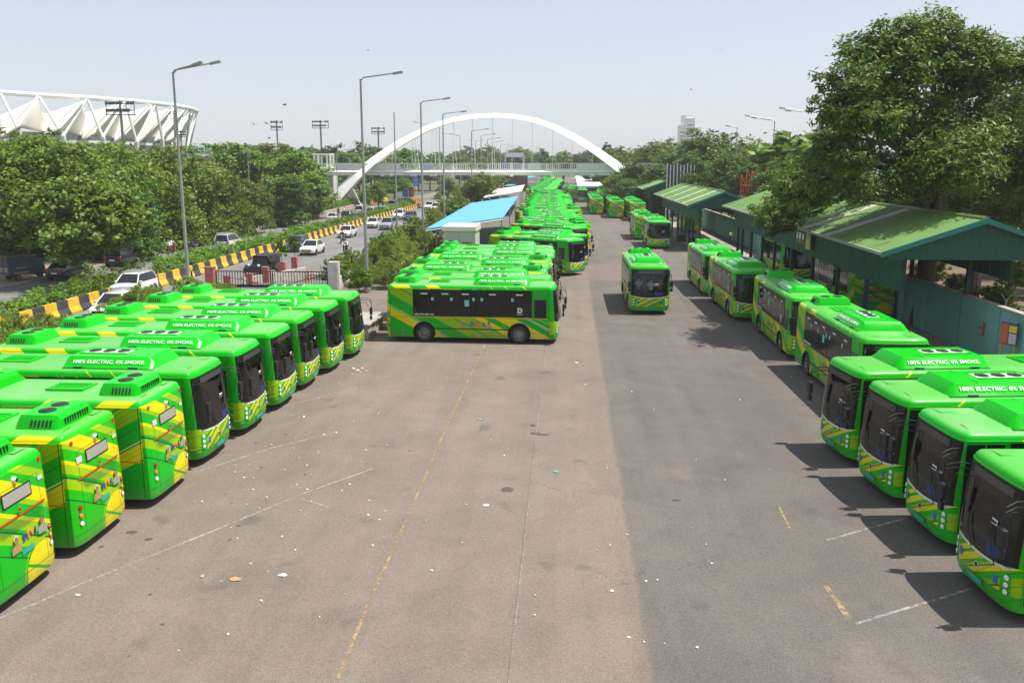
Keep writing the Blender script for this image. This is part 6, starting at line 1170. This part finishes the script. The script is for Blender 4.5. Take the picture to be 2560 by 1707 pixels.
g=G(1478,489); car('van','white vehicle standing behind the left bus column','van','mpv',cwhite,(g.x,g.y,0),R(-90),None)
for i,(px,py) in enumerate([(1432,448),(1222,452),(1233,446),(1222,464)]): g=G(px,py+2); car('car',['white car at the far end of the yard under the footbridge','white car far behind the roadside trees, upper right one','white car far behind the roadside trees, top one','white car far behind the roadside trees, lower one'][i],'car','hatch',cwhite,(g.x,g.y,0),R(-90),None)
# vintage style jeep
g=G(640,697); r=empty('jeep','black open wheeled jeep with round headlights and canvas top by the gate','jeep',(g.x,g.y+1.8,0),R(-96))
m=MB(); m.hexa([(-1.9,-.75,.45),(1.75,-.55,.5),(1.75,.55,.5),(-1.9,.75,.45)],[(-1.9,-.78,1.1),(1.7,-.45,1.15),(1.7,.45,1.15),(-1.9,.78,1.1)],cblack); m.box(1.2,1.8,-.42,.42,.55,1.1,dkgrey,.03); m.build('body',r)
for s_ in (-1,1):
    m=MB(); m.tube([(1.85,s_*.75,.75),(1.5,s_*.78,.98),(1.0,s_*.78,.95),(.7,s_*.78,.55)],.14,cblack,8); m.tube([(-.6,s_*.8,.6),(-1.0,s_*.82,.98),(-1.6,s_*.82,.95),(-1.85,s_*.8,.6)],.13,cblack,8); m.build('mudguard',r)
    m=MB(); m.lathe([(0,.1),(.09,.09),(.13,0),(.1,-.15)],(1.7,s_*.42,1.08),(1,0,0),lens,14,[lens,lens,chrome]); m.build('headlight',r)
    for x in (1.25,-1.3): m=MB(); m.lathe([(.22,-.02),(.36,0),(.40,.05),(.40,.22)],(x,s_*.92,.40),(0,-s_,0),tyre,20); wh_=m.build('wheel',r); m=MB(); m.lathe([(0,0),(.2,.02),(.23,-.02)],(x,s_*.92,.40),(0,-s_,0),rimm,16); m.build('rim',wh_)
m=MB(); m.box(1.80,1.92,-.85,.85,.5,.62,dkgrey,.03); m.build('bumper',r)
m=MB(); m.add([(.55,-.7,1.1),(.55,.7,1.1),(.38,.66,1.65),(.38,-.66,1.65)],[(0,1,2,3)],dkglass); m.build('windscreen',r)
m=MB(); m.hexa([(-1.95,-.76,1.1),(.1,-.74,1.2),(.1,.74,1.2),(-1.95,.76,1.1)],[(-1.9,-.72,1.82),(.5,-.68,1.78),(.5,.68,1.78),(-1.9,.72,1.82)],mat('canvas_black',(.02,.022,.03),.85,var=.2)); m.build('canvas_top',r)
# dark blue cargo three-wheeler
g=G(40,703); r=empty('cargo_rickshaw','dark blue three-wheeled cargo box van parked under the left tree','three-wheeler',(g.x,g.y+1.2,0),R(60))
m=MB(); m.box(-1.6,.75,-.78,.78,.5,2.0,dblue,.04); m.box(-1.65,.8,-.82,.82,2.0,2.08,mat('rust_roof',(.25,.16,.11),.9,var=.2)); m.build('cargo_box',r)
m=MB(); m.hexa([(.8,-.62,.3),(1.75,-.3,.35),(1.75,.3,.35),(.8,.62,.3)],[(.8,-.65,1.75),(1.35,-.5,1.72),(1.35,.5,1.72),(.8,.65,1.75)],dblue); m.build('cab',r)
m=MB()
for s_ in (-1,1): m.box(-1.62,-1.6,s_*.38-.30,s_*.38+.30,.7,1.9,dblue); m.box(-1.64,-1.62,s_*.38-.28,s_*.38+.28,1.42,1.5,redp); m.box(-1.64,-1.62,s_*.38-.28,s_*.38+.28,1.02,1.07,white); m.box(-1.64,-1.62,s_*.38-.28,s_*.38+.28,.75,.95,mat('ochre',(.4,.28,.12),.7)); m.box(-1.64,-1.62,s_*.4-.06,s_*.4+.06,1.7,1.78,redl)
m.build('rear_door',r); m=MB(); m.box(-1.2,0,-.79,-.785,.62,.74,orange); m.box(-1.0,-.2,-.79,-.785,1.05,1.12,ltgrey); m.build('side_stripe',r)
for x,y in ((-.9,-.7),(-.9,.7),(1.3,0)): m=MB(); m.lathe([(.0,-.02),(.14,-.01),(.17,-.02),(.26,0),(.28,.05),(.28,.15)],(x,y+(-.05 if y<=0 else .05),.28),(0,-1 if y>0 else 1,0),tyre,16,[rimm,rimm,tyre,tyre,tyre]); m.build('wheel',r)
# auto rickshaw
g=G(965,513); r=empty('auto_rickshaw','green auto rickshaw with a yellow roof at the junction','auto rickshaw',(g.x-1,g.y,0),R(150))
m=MB(); m.hexa([(-1.2,-.65,.3),(.5,-.65,.3),(.5,.65,.3),(-1.2,.65,.3)],[(-1.2,-.65,1.0),(.5,-.6,.95),(.5,.6,.95),(-1.2,.65,1.0)],mat('auto_green',(.01,.25,.05),.4)); m.hexa([(.5,-.6,.3),(1.2,-.2,.35),(1.2,.2,.35),(.5,.6,.3)],[(.5,-.55,.95),(.95,-.3,1.0),(.95,.3,1.0),(.5,.55,.95)],MATS['auto_green']); m.build('body',r)
m=MB(); m.hexa([(-1.25,-.68,1.45),(.6,-.6,1.5),(.6,.6,1.5),(-1.25,.68,1.45)],[(-1.2,-.6,1.72),(.4,-.5,1.78),(.4,.5,1.78),(-1.2,.6,1.72)],yelp); m.box(-1.25,-1.2,-.65,.65,.9,1.5,yelp); m.build('canopy',r)
for x,y in ((-.9,-.62),(-.9,.62),(1.0,0)): m=MB(); m.disc((x,y,.25),(0,1,0),.25,tyre,14,.12); m.build('wheel',r)
# riders
BG='motorbikes and scooters on the main road'; PG='riders on motorbikes'
for (px,py,rz,bc,sh,tr2,lab,box,sc,hm) in [(430,633,90,redp,cl_white,cl_navy,'in a white shirt left of the leftmost lamp pole',white,1,hel),(482,634,90,cl_black,cl_navy,cl_black,'in dark blue just right of the leftmost lamp pole',None,0,hel),(582,600,90,cl_black,cl_white,cl_navy,'in a pale striped shirt ahead of the taxi estate',None,0,hel),(846,541,90,cl_black,cl_black,cl_black,'in black left of the other rider behind the black car',None,0,hel),(861,539,90,cl_black,cl_white,cl_black,'in white at the pinkish parapet behind the black car',None,0,hairm),(1092,490,90,cl_black,cl_white,cl_black,'in a white shirt far up the road near the lone suv',None,0,white),(857,608,-90,chrome,cl_red,cl_navy,'in maroon with black helmet in front of the white sedan',None,0,hel),(865,634,-90,cl_black,cl_white,cl_black,'in white behind the bush top nearest the maroon rider',None,1,hel),(207,680,90,blue,cl_navy,cl_black,'mostly hidden under the big left tree',None,0,hel)]:
    g=G(px,py); motorbike(('scooter' if sc else 'motorbike')+' under the rider '+lab,bc,(g.x,g.y,0),R(rz),box,sc,BG); person('rider '+lab,'ride',sh,tr2,(g.x,g.y,-.02 if not sc else -.05),R(rz),PG,helmet=hm,hi='long')
g=G(862,541); 
# ------------------------------------------------------------ litter, birds
lit=mat('paper_white',(.75,.75,.76),.8); rg=random.Random(3)
def scrap(px,py,s,mm=lit,name='paper_scrap',label='small scrap of white paper litter lying on the yard asphalt',group='paper litter'):
    g=G(px,py); a=rg.uniform(0,6); m=MB(); p=[(math.cos(a+t)*s*rg.uniform(.5,1.1),math.sin(a+t)*s*rg.uniform(.4,.9),.012+rg.uniform(0,.03)) for t in (0,1.2,2.4,3.6,4.9)]; q=[(x,y,.008) for x,y,z in p]
    m.add(q+p,[(5,6,7,8,9),(4,3,2,1,0)]+[(i,(i+1)%5,5+(i+1)%5,5+i) for i in range(5)],mm); o=m.build(name); o.location=(g.x,g.y,0); return tag(o,label,'litter',group)
for px,py,s in [(707,1438,.14),(884,922,.10),(895,926,.09),(906,921,.08),(916,928,.07),(862,925,.06),(880,935,.06),(1440,907,.16),(1530,1478,.06),(1215,1264,.14),(195,1488,.07),(1850,1000,.04),(1580,980,.05),(505,1255,.05),(760,1042,.06),(820,985,.05),(840,1082,.05)]: scrap(px,py,s)
for i in range(150):
    if i<95: px,py=rg.gauss(760,170),rg.gauss(1130,160)
    else: px,py=rg.uniform(400,2000),rg.uniform(880,1650)
    g=G(px,py) if py>700 else None
    if g is None or g.x<-10.6 or (g.y>43 and g.x<0) or py>1700 or px<120: continue
    scrap(px,py,rg.choice([.018,.022,.028,.04]))
scrap(588,1449,.16,mat('crushed_carton',(.6,.25,.1),.7),'crushed_carton','crushed orange and white carton on the asphalt at lower left',None); scrap(1389,1180,.12,mat('teal_wrapper',(.1,.35,.3),.6),'plastic_wrapper','small teal wrapper right of the yellow centre line',None); scrap(1200,1049,.13,mat('teal_wrapper',(.1,.35,.3),.6),'plastic_wrapper','pale green wrapper beside the yellow centre line',None); scrap(1332,1064,.09,dkgrey,'dark_debris','small dark piece of debris in the middle of the yard',None)
for px,py,rx,ry in [(1268,1223,.14,.08),(1355,1086,.3,.05),(1338,1083,.2,.08),(330,1330,.16,.05),(372,1347,.12,.05),(1690,1250,.15,.05),(1268,1224,.2,.1)]:
    g=G(px,py); m=MB(); m.add([(g.x+math.cos(t*.45)*rx*rg.uniform(.8,1.1),g.y+math.sin(t*.45)*ry*rg.uniform(.8,1.2)*2,.005+(rx*.004)) for t in range(14)],[list(range(14))],mat('oil_stain',(.075,.062,.052),.85)); tag(m.build('stain'),kind='structure')
m=MB()
for i in range(46):
    x,y=(rg.gauss(-9.2,1.0),rg.uniform(15,44)) if i<36 else (rg.uniform(-8,8),rg.uniform(14,44)); q=rg.uniform(.02,.08)
    m.add([(x+math.cos(t*.63)*q*rg.uniform(.6,1.1),y+math.sin(t*.63)*q*rg.uniform(.6,1.3),.0045) for t in range(10)],[list(range(10))],mat('oil_stain',(.075,.062,.052),.85))
tag(m.build('oil_drips'),kind='structure')
for i,(px,py,Y) in enumerate([(712,264,90),(666,310,95),(635,312,90),(673,347,120),(1804,127,110),(920,127,130),(1728,225,150)]):
    g=D(px,py,Y); m=MB(); s_=.55; m.hexa([(-.25,-.05,0),(.25,-.05,0),(.25,.05,0),(-.25,.05,0)],[(-.3,-.02,.06),(.3,-.02,.06),(.3,.02,.06),(-.3,.02,.06)],cl_black); 
    for k in (-1,1): m.add([(0.15,0,.05),(-.15,0,.05),(-.2,k*.35,.2),(.05,k*.35,.22),(-.1,k*.7,.12)],[(0,1,2,3),(3,2,4)],cl_black)
    o=m.build('bird'); o.scale=(.7,.7,.7); o.location=g; o.rotation_euler=(.2,.1,i*1.1); tag(o,['dark bird highest of those right of the stadium','dark bird left of the leftmost floodlight mast','small bird nearest the stadium end of the sky','bird low over the trees near a floodlight mast','tiny bird in the sky high above the right-hand trees','tiny bird in the sky above the tall single lamp','tiny bird above the arch\'s right side'][i],'bird','birds in the sky')
# ------------------------------------------------------------ haze
hz=bpy.data.materials.new('haze'); hz.use_nodes=True; t=NT(hz); t.n.remove(t.n['Principled BSDF']); pv=t.new('ShaderNodeVolumePrincipled'); pv.inputs['Color'].default_value=(.97,.985,1,1); pv.inputs['Density'].default_value=.00028; pv.inputs['Anisotropy'].default_value=0; t.l.new(pv.outputs[0],t.n['Material Output'].inputs['Volume'])
m=MB(); m.box(-700,700,-60,1000,-1.05,64,hz); tag(m.build('haze'),kind='stuff')
for o in list(bpy.data.objects):
    if o.parent is None and o.get('label')=='proto': bpy.data.objects.remove(o)
